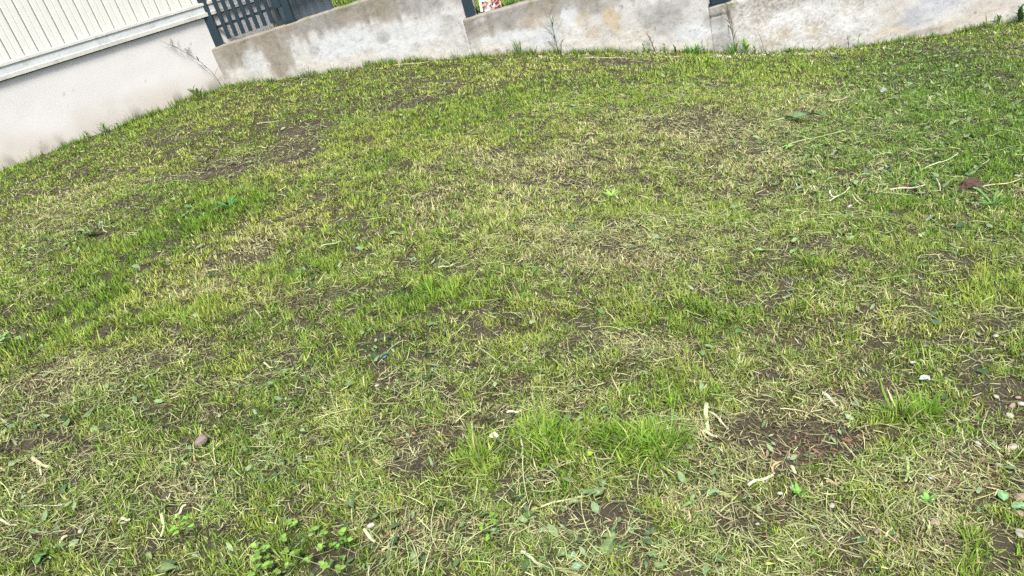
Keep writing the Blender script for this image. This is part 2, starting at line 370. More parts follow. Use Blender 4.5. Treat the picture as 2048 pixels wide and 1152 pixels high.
# ------------------------------------------------------------------ neighbouring ground behind the wall
def NG(x, y):
    z = np.interp(x, [-14, -2, -.3, X1 + .02, X1 + .2, 2.3, X2 + .05, X2 + .3, 14], [1.0, .90, .965, .97, .585, .57, .5, .085, 0.02])
    return z + .012 * (y - 8) + (fbm(x, y, 3, 81, 3) - .5) * .05
gx2 = np.concatenate([[-60, -30, -15, -8, -5], np.arange(-3, 8.01, .06), [10, 15, 30, 60]]); tt = np.concatenate([[.16], np.arange(.2, 3, .08), [4, 7, 15, 40, 70]])
XX, TT = np.meshgrid(gx2, tt, indexing='ij'); YY = Yw(np.clip(XX, -12, 14)) + TT; ZZ = NG(XX, YY)
nx, ny = XX.shape; idx = np.arange(nx * ny).reshape(nx, ny)
Fq = np.stack([idx[:-1, :-1], idx[1:, :-1], idx[1:, 1:], idx[:-1, 1:]], -1).reshape(-1, 4)
tag(obj('neighbour_ground', mesh('neighbour_ground', np.stack([XX, YY, ZZ], -1).reshape(-1, 3), Fq, M_SOIL, smooth=True)), 'raised neighbouring ground behind the garden wall', 'ground', kind='structure')

# ------------------------------------------------------------------ anthracite fence on the wall
def lean_post(name, px, py, width, h, parent, depth=.06):
    p = on_wall(px, py, -.07)
    v, f = box(-width / 2, width / 2, -depth / 2, depth / 2, .006, h)
    p[2] += .014; o = bevel(obj(name, mesh(name, v, f, M_METAL), parent, (p[0], p[1], p[2])), .004)
    v, f = box(-width * .85, width * .85, -depth * .75, depth * .75, -.006, .006)
    b = obj('foot_plate', mesh('foot_plate', v, f, M_METAL), o)
    for sx in (-1, 1):
        v, f = tube([(sx * width * .68, -depth * .45, .006), (sx * width * .68, -depth * .45, .022), (sx * width * .68, -depth * .45, .026)], [.009, .009, .005], 6)
        obj('bolt', mesh('bolt', v, f, M_METAL), o)
    return o, p
fen = empty('slatted_fence', tuple(on_wall(441, 96, -.07)), 0, 'dark slatted metal fence standing on the wall beside the cream building', 'fence')
def reparent(o, root):
    o.location = o.location - root.location; o.parent = root
pA, qA = lean_post('fence_post', 441, 96, .095, 1.25, None); reparent(pA, fen)
pB, qB = lean_post('fence_post', 584, 46, .075, 1.25, None); reparent(pB, fen)
span = np.linalg.norm(qB[:2] - qA[:2]); ud = (qB - qA) / np.linalg.norm(qB - qA); angz = math.atan2(ud[1], ud[0])
v, f = box(-.0195, .0195, -.008, .008, 0, 1.1); me_sl = mesh('slat', v, f, M_METAL)
nS = 8
for i in range(nS):
    s = .085 + (span - .15) * (i + .5) / nS
    p = qA + np.array([ud[0], ud[1], 0]) * s; z = qA[2] + .055 + (qB[2] - qA[2]) * s / span
    bevel(obj('slat', me_sl, fen, (p[0] - qA[0], p[1] - qA[1], z - qA[2]), (0, 0, angz)), .002, 1)
for zz in (.19, .95):
    a0 = np.array([ud[0], ud[1], 0]) * .05; L = span - .09
    v, f = box(0, L, .010, .034, -.014, .014)
    obj('rail', mesh('rail', v, f, M_METAL), fen, (a0[0], a0[1], zz), (0, -math.asin((qB[2] - qA[2]) / span) * .9, angz))
# latch block on the second post
v, f = box(-.03, .03, -.05, -.032, .17, .26); o = obj('latch', mesh('latch', v, f, M_METAL), fen, (qB[0] - qA[0] - .07, qB[1] - qA[1], qB[2] - qA[2]))
gat = empty('slatted_gate', tuple(qB), angz, 'dark slatted gate panel hung higher in front of a grey sheet', 'gate')
for i in range(6):
    bevel(obj('slat', me_sl, gat, (.095 + i * .083, .0, .125), None), .002, 1)
for zz in (.29, 1.0):
    v, f = box(.045, .57, .010, .034, zz - .014, zz + .014); obj('rail', mesh('rail', v, f, M_METAL), gat)
v, f = box(.535, .575, -.02, .03, .12, 1.25); obj('stile', mesh('stile', v, f, M_METAL), gat)
# grey sheet behind
pg0 = on_wall(556, 58, -.16); pg1 = on_wall(668, 22, -.16)
v, f = box(0, np.linalg.norm(pg1[:2] - pg0[:2]), 0, .025, -.04, .95)
pn = bevel(obj('grey_panel', mesh('grey_panel', v, f, M_PANEL), None, (pg0[0], pg0[1] + .05, pg0[2]), (0, 0, angz)), .004)
tag(pn, 'slate grey solid sheet standing behind the slatted fence', 'panel')
for (px, py, wd, lab) in ((943, 38, .1, 'dark square fence post standing at the middle step of the wall'), (1436, 10, .14, 'dark fence post foot on the lowest wall ledge at top edge')):
    o, p = lean_post('fence_post', px, py, wd, 1.2, None); tag(o, lab, 'post')
# ------------------------------------------------------------------ where the lawn is lush, dry, bare or littered
def patch(px, py, rx, ry, rot, amp):
    q_ = float(np.interp(py, [100, 420, 700], [1.5, 1.3, 1.0])); ry = ry * q_; amp = amp * (.6 + .4 * q_)
    c = at(px, py)[:2]; a = R(rot)
    e1 = at(px + rx * math.cos(a), max(py - rx * math.sin(a), 60))[:2] - c
    e2 = at(px + ry * math.sin(a), py + ry * math.cos(a))[:2] - c
    return c, np.linalg.inv(np.stack([e1, e2], 1)), amp
PATCH = {
 'soil': [(590, 282, 60, 26, 15, .95), (460, 335, 80, 16, 15, .8), (380, 345, 50, 12, 15, .5), (610, 310, 40, 10, 10, .7), (330, 285, 60, 10, 15, .45), (560, 590, 30, 8, 20, .5), (600, 596, 30, 9, 20, .8), (1350, 245, 60, 14, 5, .5), (1440, 260, 90, 30, 0, .4), (1620, 498, 90, 12, 0, .9), (1500, 590, 70, 10, 0, .7), (1590, 605, 40, 14, 0, .85),
          (1575, 868, 110, 36, -4, 1.4), (1650, 905, 90, 32, 10, 1.1), (1660, 778, 50, 14, 0, .7), (1525, 760, 36, 12, 0, 1.0), (1440, 1050, 70, 36, 0, 1.0), (1560, 1008, 44, 18, 0, 1.0), (1700, 1005, 40, 20, 0, .9), (1150, 1040, 60, 40, 15, .9), (1220, 1000, 20, 16, 0, .4), (1950, 800, 60, 30, 20, .75), (2030, 850, 40, 60, 0, .8), (1960, 900, 60, 30, 0, .55), (1960, 660, 40, 16, 10, .5),
          (300, 735, 50, 14, 10, .8), (60, 770, 60, 40, 10, .55), (190, 700, 30, 8, 0, .4), (120, 900, 70, 30, 20, .5), (40, 830, 30, 14, 0, .4), (360, 985, 50, 12, 15, .6), (830, 1065, 70, 22, 5, .8), (1340, 715, 50, 12, 0, .5), (930, 630, 50, 12, 10, .7), (850, 720, 24, 10, 10, .8), (720, 580, 30, 8, 10, .4), (820, 870, 40, 12, 20, .6), (540, 380, 40, 6, 15, .3), (850, 165, 50, 6, 5, .4), (830, 205, 60, 8, 5, .4), (1330, 125, 120, 4, 0, .6), (1210, 125, 50, 4, 0, .5), (350, 870, 24, 8, 0, .4), (1880, 1080, 60, 40, 0, .5), (1700, 1080, 80, 40, 0, .4), (760, 480, 30, 8, 0, .3), (1260, 500, 40, 12, 0, .4), (1940, 380, 40, 10, 0, .6), (1300, 650, 40, 10, 0, .3), (1180, 940, 30, 14, 0, .4), (870, 930, 40, 16, 10, .35)],
 'lush': [(420, 430, 110, 22, 22, .9), (300, 500, 100, 24, 22, .6), (180, 600, 80, 30, 22, .8), (60, 660, 60, 26, 10, .8), (620, 545, 60, 18, 20, .8), (500, 640, 90, 20, 12, .4), (880, 585, 90, 26, 5, .9), (800, 610, 60, 24, 10, .5), (700, 290, 90, 14, 15, .4), (1020, 190, 70, 12, 10, .5), (850, 250, 100, 12, 10, .5), (780, 320, 60, 14, 10, .5), (690, 400, 40, 14, 10, .5), (250, 260, 90, 10, 22, .5), (60, 330, 60, 8, 25, .7),
          (1300, 905, 90, 36, -6, 1.0), (1090, 875, 50, 26, -5, .9), (960, 930, 80, 34, 0, .6), (1290, 1040, 40, 40, 0, .7), (1850, 832, 30, 26, 0, 1.3), (1900, 480, 140, 30, 0, .55), (1980, 330, 80, 60, 0, .7), (1900, 200, 140, 60, 10, .6), (1420, 620, 90, 26, 0, .6), (1620, 640, 80, 16, 0, .5), (1330, 560, 60, 20, 0, .35), (1980, 580, 80, 30, 0, .55), (1350, 780, 90, 16, 0, .6), (1240, 640, 60, 20, 0, .4), (260, 850, 80, 20, 10, .7), (460, 900, 60, 16, 10, .4), (660, 720, 120, 16, 12, .4), (400, 620, 80, 18, 14, .5), (1960, 1100, 60, 30, 0, .9), (1780, 1000, 60, 20, 0, .4), (1380, 130, 60, 6, 0, .8), (1130, 160, 90, 8, 3, .5), (1570, 140, 110, 10, 3, .7), (580, 1120, 100, 30, 0, .7), (1720, 900, 40, 20, 0, .3), (980, 1010, 50, 30, 0, .4), (620, 180, 100, 8, 12, .4)],
 'dry': [(500, 500, 100, 24, 30, .8), (430, 580, 80, 14, 18, .5), (380, 590, 60, 14, 20, .5), (640, 590, 60, 8, 20, .5), (970, 420, 160, 50, 0, .55), (1000, 330, 90, 24, 0, .5), (1150, 330, 100, 50, 0, .6), (1350, 250, 140, 30, 0, .8), (1500, 330, 140, 60, 0, .6), (1150, 500, 120, 40, 0, .45), (1300, 520, 120, 50, 0, .55), (1280, 690, 90, 20, 0, .8), (1700, 790, 80, 24, 0, .7), (1600, 830, 120, 16, 0, .7), (1180, 800, 90, 24, 0, .6), (1930, 980, 90, 60, 0, .8), (1800, 1060, 120, 60, 0, .5), (1400, 850, 60, 40, 0, .5), (300, 720, 90, 20, 10, .5), (80, 750, 80, 40, 0, .5), (860, 1060, 90, 26, 0, .6), (830, 880, 80, 30, 10, .4), (400, 970, 90, 40, 20, .35), (560, 330, 60, 14, 14, .4), (120, 420, 120, 40, 20, .45), (1950, 640, 40, 14, 0, .5), (1600, 200, 120, 24, 0, .45), (1030, 770, 50, 20, 0, .5), (1330, 990, 80, 24, 0, .5), (760, 930, 80, 24, 10, .3), (1120, 700, 50, 20, 0, .35), (760, 640, 40, 20, 0, .25)],
 'clip': [(320, 282, 70, 13, 16, 1.3), (120, 420, 150, 36, 16, .7), (60, 560, 70, 40, 16, .6), (600, 290, 60, 26, 10, .7), (460, 335, 80, 14, 16, .7), (330, 365, 60, 12, 12, .6), (1000, 380, 150, 60, 0, .35), (1500, 270, 260, 50, 0, .9), (1800, 260, 200, 90, 0, .7), (1700, 400, 90, 24, 0, .8), (1320, 430, 200, 60, 0, .55), (1580, 500, 100, 14, 0, .6), (1950, 940, 110, 80, 0, 1.0), (1600, 880, 120, 50, 0, .7), (1650, 800, 80, 26, 0, .8), (1400, 860, 60, 40, 0, .6), (1100, 1080, 320, 60, 0, .8), (560, 900, 140, 50, 20, .9), (400, 1000, 140, 60, 25, .8), (100, 950, 130, 90, 20, 1.0), (130, 780, 130, 60, 15, .8), (240, 830, 90, 24, 15, .5), (520, 760, 130, 24, 10, .7), (840, 760, 90, 24, 5, .5), (1080, 560, 130, 30, 0, .3), (840, 190, 80, 10, 5, .7), (1250, 120, 120, 5, 0, .6), (680, 350, 50, 16, 10, .4), (1280, 700, 80, 20, 0, .5), (860, 1060, 120, 30, 0, .7), (1500, 590, 130, 16, 0, .5), (1120, 800, 120, 30, 0, .5), (700, 1000, 100, 50, 10, .4), (1700, 1060, 200, 60, 0, .6), (1380, 180, 120, 14, 0, .5), (1160, 210, 70, 12, 0, .4), (1250, 240, 60, 10, 0, .5)],
 'leaf': [(1930, 200, 200, 110, 0, .6), (180, 470, 50, 16, 15, 1.0), (90, 500, 60, 20, 10, .5), (270, 410, 90, 16, 12, .6), (360, 430, 50, 10, 10, .5), (390, 350, 60, 8, 12, .5), (250, 790, 90, 26, 12, .9), (560, 830, 80, 24, 12, 1.0), (490, 930, 90, 40, 25, 1.0), (560, 960, 50, 20, 20, .8), (100, 850, 120, 40, 10, .6), (150, 1000, 120, 60, 10, .4), (760, 710, 60, 26, 10, .9), (850, 740, 60, 20, 5, .5), (1150, 1090, 120, 40, 0, 1.0), (800, 1110, 90, 30, 0, .8), (700, 1040, 80, 40, 0, .4), (1190, 990, 50, 30, 0, .8), (960, 1060, 90, 40, 0, .6), (1700, 290, 150, 40, 0, .8), (1620, 300, 70, 16, 0, .7), (1850, 230, 140, 50, 0, .8), (1740, 190, 60, 16, 0, .6), (1900, 130, 90, 30, 0, .7), (1780, 130, 120, 30, 0, .5), (1980, 220, 90, 80, 0, .5), (1780, 340, 160, 40, 0, .4), (1660, 380, 60, 16, 0, .7), (1500, 380, 60, 20, 0, .4), (1400, 1000, 60, 24, 0, .5), (1150, 850, 40, 16, 0, .6), (1450, 940, 40, 20, 0, .6), (560, 760, 80, 16, 10, .6), (370, 1110, 90, 26, 0, .5), (1080, 990, 40, 20, 0, .3), (600, 1080, 90, 30, 0, .5), (1930, 380, 60, 20, 0, .5)],
 'yellow': [(1900, 200, 200, 90, 0, -.7), (1800, 300, 200, 60, 0, -.5), (2000, 350, 90, 60, 0, -.4), (730, 290, 110, 20, 16, .6), (560, 340, 90, 12, 18, .4), (600, 430, 110, 22, 22, .7), (500, 470, 90, 16, 25, .6), (330, 570, 120, 24, 20, .6), (480, 600, 90, 20, 15, .6), (900, 290, 100, 14, 10, .5), (1000, 150, 160, 14, 4, .5), (500, 220, 150, 12, 18, .5), (330, 330, 110, 10, 18, .5), (1130, 250, 60, 20, 0, .4), (260, 690, 100, 16, 10, .5), (700, 840, 60, 24, 0, .4), (1780, 640, 160, 30, 0, .5), (1950, 560, 90, 40, 0, .6), (960, 690, 110, 30, 0, .4), (1100, 620, 130, 24, 0, .3), (1860, 460, 140, 26, 0, .3), (1240, 1000, 60, 40, 0, .3), (1590, 150, 120, 10, 0, .4)],
 'long': [(1300, 905, 90, 36, -6, 1.0), (1090, 875, 60, 30, -5, .8), (1850, 832, 30, 24, 0, 1.0), (960, 930, 70, 30, 0, .5), (1290, 1040, 40, 30, 0, .5), (1960, 1100, 50, 30, 0, .6), (1000, 440, 180, 60, 0, .35), (430, 420, 80, 16, 18, .3), (1350, 780, 80, 14, 0, .35), (1400, 620, 120, 22, 0, .35), (1385, 122, 40, 6, 0, 1.0), (1980, 600, 80, 30, 0, .3), (880, 580, 90, 24, 0, .3), (1600, 620, 100, 16, 0, .3)]}
PT = {k: [patch(*p) for p in v] for k, v in PATCH.items()}
def field(name, x, y):
    s = np.zeros_like(x)
    for c, Mi, amp in PT[name]:
        dx = x - c[0]; dy = y - c[1]
        a = Mi[0, 0] * dx + Mi[0, 1] * dy; b = Mi[1, 0] * dx + Mi[1, 1] * dy
        q = a * a + b * b
        s = s + amp * np.exp(-.9 * q)
    return s
b0 = at(300, 530)[:2]; b1 = at(640, 380)[:2]; bd = (b1 - b0) / np.linalg.norm(b1 - b0)      # direction of the mowing bands
def band(x, y, f, seed, o=4, st=3.2):
    u = x * bd[0] + y * bd[1]; v = -x * bd[1] + y * bd[0]
    return fbm(u / st, v, f, seed, o)
def fields(x, y):
    wx_ = x + (fbm(x, y, 5, 101, 3) - .5) * .22; wy_ = y + (fbm(x, y, 5, 107, 3) - .5) * .22
    n1 = fbm(x, y, 3.0, 111, 4); n2 = fbm(x, y, 11.0, 117, 3); n3 = band(x, y, 2.6, 121); n4 = fbm(x, y, 26.0, 127, 2)
    soil = field('soil', wx_, wy_) * (.45 + 1.1 * n2) + ss(.62, .80, n1 * .45 + n2 * .55) * .4 + ss(.68, .9, n4) * .2
    lush = field('lush', wx_, wy_) * (.75 + .8 * n2) + ss(.52, .72, n3 * .6 + n2 * .4) * .55
    dry = field('dry', wx_, wy_) * (.7 + n2) + ss(.52, .70, band(x, y, 3.4, 141) * .6 + n2 * .4) * .5 + .20
    clip = field('clip', wx_, wy_) * (.4 + 1.2 * n2) + ss(.5, .75, n1) * .2
    leaf = field('leaf', wx_, wy_) * (.4 + 1.2 * n2)
    yel = field('yellow', wx_, wy_) * (1.0 + .9 * n2) + (n3 - .5) * .6 + .30
    lng = field('long', wx_, wy_)
    return [np.clip(q, 0, 1.4) for q in (soil, lush, dry, clip, leaf, yel, lng)]

# ------------------------------------------------------------------ ribbons: blades, strands, leaf scraps
def ribbons(p0, yaw, L, wd, e0, de, dyaw, nseg, taper, col0, col1, ground=None, twist=None, tip=False):
    """p0 (n,3); returns V (n*(nseg+1)*2,3), F, C"""
    n = len(p0); P = p0.copy(); pts = [P.copy()]
    for i in range(nseg):
        t = (i + .5) / nseg; e = e0 + de * t; a = yaw + dyaw * t; s = L / nseg
        P = P + np.stack([np.cos(e) * np.cos(a) * s, np.cos(e) * np.sin(a) * s, np.sin(e) * s], 1); pts.append(P.copy())
    pts = np.stack(pts, 1)                                        # n, nseg+1, 3
    if ground is not None:
        dz = ground(pts[..., 0], pts[..., 1]) - ground(p0[:, 0], p0[:, 1])[:, None]; pts[..., 2] += dz
    tt = np.linspace(0, 1, nseg + 1)[None, :]; a = yaw[:, None] + dyaw[:, None] * tt
    tw = 0 if twist is None else twist[:, None] * (.6 + .8 * tt)
    side = np.stack([-np.sin(a) * np.cos(tw), np.cos(a) * np.cos(tw), np.sin(tw) + 0 * a], -1)
    wt = wd[:, None] * (taper(tt)) * .5
    V = np.stack([pts - side * wt[..., None], pts + side * wt[..., None]], 2)            # n, nseg+1, 2, 3
    C = (col0[:, None, :] * (1 - tt[..., None]) + col1[:, None, :] * tt[..., None]); C = np.repeat(C[:, :, None, :], 2, 2)
    if tip:                                                       # pointed blade: one vertex at the end
        m = nseg * 2 + 1; V = V.reshape(n, -1, 3)[:, :m]; V[:, -1] = pts[:, -1]; C = C.reshape(n, -1, 3)[:, :m]
        base = (np.arange(n) * m)[:, None]; T = []
        for k in range(nseg):
            q = base + 2 * k
            if k < nseg - 1: T += [np.concatenate([q, q + 1, q + 3], 1), np.concatenate([q, q + 3, q + 2], 1)]
            else: T.append(np.concatenate([q, q + 1, q + 2], 1))
        return V.reshape(-1, 3), np.stack(T, 1).reshape(-1, 3), C.reshape(-1, 3)
    V = V.reshape(-1, 3); C = C.reshape(-1, 3)
    base = (np.arange(n) * (nseg + 1) * 2)[:, None]; k = np.arange(nseg)[None, :] * 2
    q = base + k; Fq = np.stack([q, q + 1, q + 3, q + 2], -1).reshape(-1, 4)
    return V, Fq, C
class Acc:
    def __init__(s): s.V = []; s.F = []; s.C = []; s.n = 0
    def add(s, V, Fq, C): s.V.append(V); s.F.append(Fq + s.n); s.C.append(C); s.n += len(V)
    def mesh(s, name, m, smooth=False):
        return mesh(name, np.concatenate(s.V), np.concatenate(s.F), m, np.concatenate(s.C), smooth)
# lawn outline (a good step wider than the view) sampled with density falling with distance
def in_lawn(x, y):
    d_b = (x - A[0]) * NB[0] + (y - A[1]) * NB[1]                 # distance in front of the building
    return (y < Yw(x) - .015) & ((d_b > .02) | (x > -2.2))
def scatter(n, near, far, power):
    r = near + (far - near) * rng.random(n) ** power; th = R(-62) + R(122) * rng.random(n)
    x = r * np.sin(th); y = r * np.cos(th)
    k = in_lawn(x, y) & (x > -5.2) & (x < 7.2) & (x - .9 * y < 1.6) & (-x - .62 * y < 1.15); return x[k], y[k]
def lerp(a, b, t): return np.asarray(a)[None, :] * (1 - t[:, None]) + np.asarray(b)[None, :] * t[:, None]
def mixv(a, b, t): return a * (1 - t[:, None]) + b * t[:, None]
GREEN = (.132, .268, .022); YGREEN = (.350, .415, .074); DGREEN = (.055, .120, .032); STRAW = (.49, .445, .235); PALE = (.46, .51, .23); BROWN = (.17, .115, .06)
def grass_colour(x, y, dry, yel, lush, cool=0.):
    n = len(x); r1 = rng.random(n); r2 = rng.random(n); yel = yel + (fbm(x, y, 15, 181, 3) - .5) * 1.5 - np.asarray(cool) * .35; dry = dry + (fbm(x, y, 19, 185, 3) - .5) * .7
    g = lerp(GREEN, YGREEN, np.clip(yel * .85 + .15 + (r1 - .5) * .8 - lush * .35, 0, 1))
    g = mixv(g, np.broadcast_to(DGREEN, (n, 3)), np.clip((r2 - .78 + .35 * np.clip(cool, 0, 1)) * 3, 0, .8))
    isd = rng.random(n) < np.clip(dry * .80 - .06 - lush * .22, .05, .9)
    d = lerp(STRAW, BROWN, np.clip((rng.random(n) - .62) * 2.6, 0, 1)); d = mixv(d, np.broadcast_to(PALE, (n, 3)), np.clip((rng.random(n) - .55) * 2, 0, .8))
    c = np.where(isd[:, None], d, g)
    return c * ((.72 + .5 * rng.random(n)) * (.72 + .56 * fbm(x, y, 24, 187, 2)))[:, None], isd
gr = Acc()
def grow(n, near, far, power, wmul, nseg):
    x, y = scatter(n, near, far, power)
    soil, lush, dry, clip, leaf, yel, lng = fields(x, y)
    edge = np.minimum(Yw(x) - y, 9)
    clump = ss(.28, .66, fbm(x, y, 17, 171, 3)); keep = rng.random(len(x)) < np.clip(1.15 - soil * 1.4 - .2 * clip + .3 * lush + ss(.12, .0, edge) * .2, .015, 1) * (.55 + .45 * clump) * (1 - .45 * np.clip(lng, 0, 1))
    x, y, soil, lush, dry, clip, yel, lng, clump, leaf = [q[keep] for q in (x, y, soil, lush, dry, clip, yel, lng, clump, leaf)]
    n = len(x); c, isd = grass_colour(x, y, dry, yel, lush, leaf)
    L = (.013 + .016 * rng.random(n) + .016 * lush * rng.random(n) + .055 * np.clip(lng, 0, 1.1) * (.3 + .7 * rng.random(n))) * (.8 + .5 * fbm(x, y, 9, 151, 2))
    L *= (.42 + .95 * clump) * (1 - .35 * np.clip(soil, 0, 1)); L *= 1 + .9 * (rng.random(n) > .965)
    e0 = R(90) - np.abs(rng.normal(0, .85, n)) - .35 * isd; e0 = np.clip(e0, .15, 1.57); de = -np.abs(rng.normal(.25, .55, n))
    wd = (.0014 + .0030 * rng.random(n) ** 2) * wmul * (1 + .5 * np.clip(lng, 0, 1)); de = de - .7 * np.clip(lng, 0, 1) * rng.random(n); c = c * (1 + .25 * np.clip(lng, 0, 1) * (rng.random(n) > .5))[:, None]
    z = G(x, y) - .003
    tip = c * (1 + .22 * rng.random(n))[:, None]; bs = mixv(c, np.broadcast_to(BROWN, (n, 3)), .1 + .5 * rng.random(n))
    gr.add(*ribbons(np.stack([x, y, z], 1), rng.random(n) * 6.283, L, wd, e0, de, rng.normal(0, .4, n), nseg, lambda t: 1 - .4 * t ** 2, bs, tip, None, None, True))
grow(450000, .75, 3.6, .85, 1.2, 2)
grow(600000, 3.2, 6.0, .80, 2.9, 1)
grow(520000, 5.4, 9.6, .85, 4.2, 1)

def understory(n, near, far, power, wmul):
    x, y = scatter(n, near, far, power); soil, lush, dry, clip, leaf, yel, lng = fields(x, y)
    k = rng.random(len(x)) < np.clip(1.15 - soil * 1.2, 0.04, 1); x, y, dry, lush = x[k], y[k], dry[k], lush[k]; n = len(x)
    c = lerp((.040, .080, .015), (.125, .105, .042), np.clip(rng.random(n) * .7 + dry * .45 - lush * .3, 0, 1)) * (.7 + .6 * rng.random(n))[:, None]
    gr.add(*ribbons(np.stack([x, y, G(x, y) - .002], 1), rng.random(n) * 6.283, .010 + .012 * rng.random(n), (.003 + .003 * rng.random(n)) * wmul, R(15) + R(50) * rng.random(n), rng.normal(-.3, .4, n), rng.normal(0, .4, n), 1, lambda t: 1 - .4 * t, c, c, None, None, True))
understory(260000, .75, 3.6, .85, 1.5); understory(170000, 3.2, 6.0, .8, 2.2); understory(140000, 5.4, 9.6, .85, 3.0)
print('grass tris', sum(len(q) for q in gr.F) * 2)
lawn = obj('grass', gr.mesh('grass', M_GRASS, True)); tag(lawn, 'short patchy green and straw coloured lawn grass', 'grass', kind='stuff')

# dry thatch and mown strands lying every way
th_ = Acc()
def strew(n, near, far, power, wmul, lmul, nseg, layer):
    x, y = scatter(n, near, far, power)
    soil, lush, dry, clip, leaf, yel, lng = fields(x, y)
    p = {'thatch': .3 + .55 * dry + .35 * soil + .3 * clip - .4 * lush, 'clip': (.12 + .95 * clip + .1 * dry - .25 * lush) * (1 - np.where(y < 2.7, .8, .25) * np.clip(soil, 0, 1))}[layer]
    if layer == 'clip': p = p * (.3 + 1.35 * ss(.40, .62, fbm(x, y, 9, 191, 3)))
    k = rng.random(len(x)) < np.clip(p, 0.0, 1); x, y, dry, clip, leaf, yel, soil = [q[k] for q in (x, y, dry, clip, leaf, yel, soil)]; n = len(x)
    if layer == 'thatch':
        c = lerp(STRAW, (.10, .07, .04), np.clip(rng.random(n) * 1.3 - .35 + .45 * soil, 0, 1)); c = mixv(c, np.broadcast_to(PALE, (n, 3)), (rng.random(n) > .8) * .7)
        L = (.018 + .03 * rng.random(n)) * lmul; up = .002 + .009 * rng.random(n)
    else:
        c = lerp(PALE, STRAW, rng.random(n)); c = mixv(c, np.broadcast_to((.27, .36, .11), (n, 3)), (rng.random(n) < (.5 + .3 * leaf)) * (.5 + .5 * rng.random(n)))
        L = (.016 + .045 * rng.random(n) ** 1.8) * lmul; up = .006 + .018 * rng.random(n)
    c = c * (.48 + .6 * rng.random(n))[:, None]
    wd = (.0010 + .0018 * rng.random(n) ** 2) * wmul
    ya = fbm(x, y, 3.5, 193, 2) * 14 + rng.normal(0, .85, n) + 3.14159 * (rng.random(n) > .5)
    th_.add(*ribbons(np.stack([x, y, G(x, y) + up], 1), ya, L, wd, rng.normal(.06, .2, n), rng.normal(-.15, .35, n), rng.normal(0, .5, n), nseg, lambda t: 1 - .3 * (2 * t - 1) ** 2, c, c * .95, G, rng.normal(0, .5, n)))
strew(90000, .75, 3.4, .85, 1.0, .9, 2, 'thatch'); strew(80000, 3.0, 6.0, .8, 1.4, 1.1, 1, 'thatch'); strew(40000, 5.5, 9.6, .85, 2.2, 1.4, 1, 'thatch')
strew(95000, .75, 3.4, .85, 1.1, 1.0, 2, 'clip'); strew(60000, 3.0, 6.0, .8, 1.5, 1.15, 2, 'clip'); strew(40000, 5.5, 9.6, .85, 2.1, 1.3, 1, 'clip')
tag(obj('grass_clippings', th_.mesh('grass_clippings', M_STRAW, True)), 'dry mown grass clippings strewn over the lawn', 'grass clippings', kind='stuff')

# long thin mown stems, curved, in the near part and under the right side
ls = Acc()
def stems(n, near, far, power, wmul):
    x, y = scatter(n, near, far, power); soil, lush, dry, clip, leaf, yel, lng = fields(x, y)
    extra = np.exp(-((x + .15) ** 2 / .25 + (y - 1.65) ** 2 / .12)) * .9
    k = rng.random(len(x)) < np.clip((.10 + .55 * clip + extra) * (1 - .75 * np.clip(soil, 0, 1)), 0, 1); x, y = x[k], y[k]; n = len(x)
    c = lerp((.34, .42, .15), (.54, .53, .29), rng.random(n)) * (.75 + .4 * rng.random(n))[:, None]
    c = c * (.55 + .4 * rng.random(n))[:, None]; L = .06 + .11 * rng.random(n) ** 1.8
    ls.add(*ribbons(np.stack([x, y, G(x, y) + .012 + .022 * rng.random(n)], 1), rng.random(n) * 6.283, L, (.0013 + .0014 * rng.random(n)) * wmul, rng.normal(.12, .15, n), rng.normal(-.35, .25, n), rng.normal(0, .55, n), 6, lambda t: 1 - .5 * t, c, c, G, rng.normal(0, .3, n)))
stems(2500, .75, 3.4, .9, 1.1); stems(5200, 3.0, 8.5, .85, 1.7)
tag(obj('mown_stems', ls.mesh('mown_stems', M_STRAW, True)), 'long pale curved mown stems lying loose over the lawn', 'mown stems', kind='stuff')

# scraps of broad leaves
lf = Acc()
def scraps(n, near, far, power, mul):
    x, y = scatter(n, near, far, power); soil, lush, dry, clip, leaf, yel, lng = fields(x, y)
    k = rng.random(len(x)) < np.clip(.10 + .8 * leaf, 0, 1); x, y = x[k], y[k]; n = len(x)
    c = lerp((.09, .17, .055), (.26, .33, .17), rng.random(n)); c = mixv(c, np.broadcast_to((.035, .075, .03), (n, 3)), (rng.random(n) > .7) * .8)
    L = (.010 + .028 * rng.random(n) ** 2) * mul
    lf.add(*ribbons(np.stack([x, y, G(x, y) + .006 + .016 * rng.random(n)], 1), rng.random(n) * 6.283, L, L * (.22 + .38 * rng.random(n)), rng.normal(.1, .3, n), rng.normal(-.2, .6, n), rng.normal(0, .3, n), 3, lambda t: np.sqrt(np.clip(1.04 - (2 * t - 1) ** 2, .04, 1)), c, c, G, rng.normal(0, .5, n)))
scraps(17000, .75, 3.4, .85, 1.0); scraps(24000, 3.0, 8.0, .85, 1.3)
tag(obj('leaf_clippings', lf.mesh('leaf_clippings', M_LEAF, True)), 'scraps of broad green leaves strewn among the clippings', 'leaf clippings', kind='stuff')

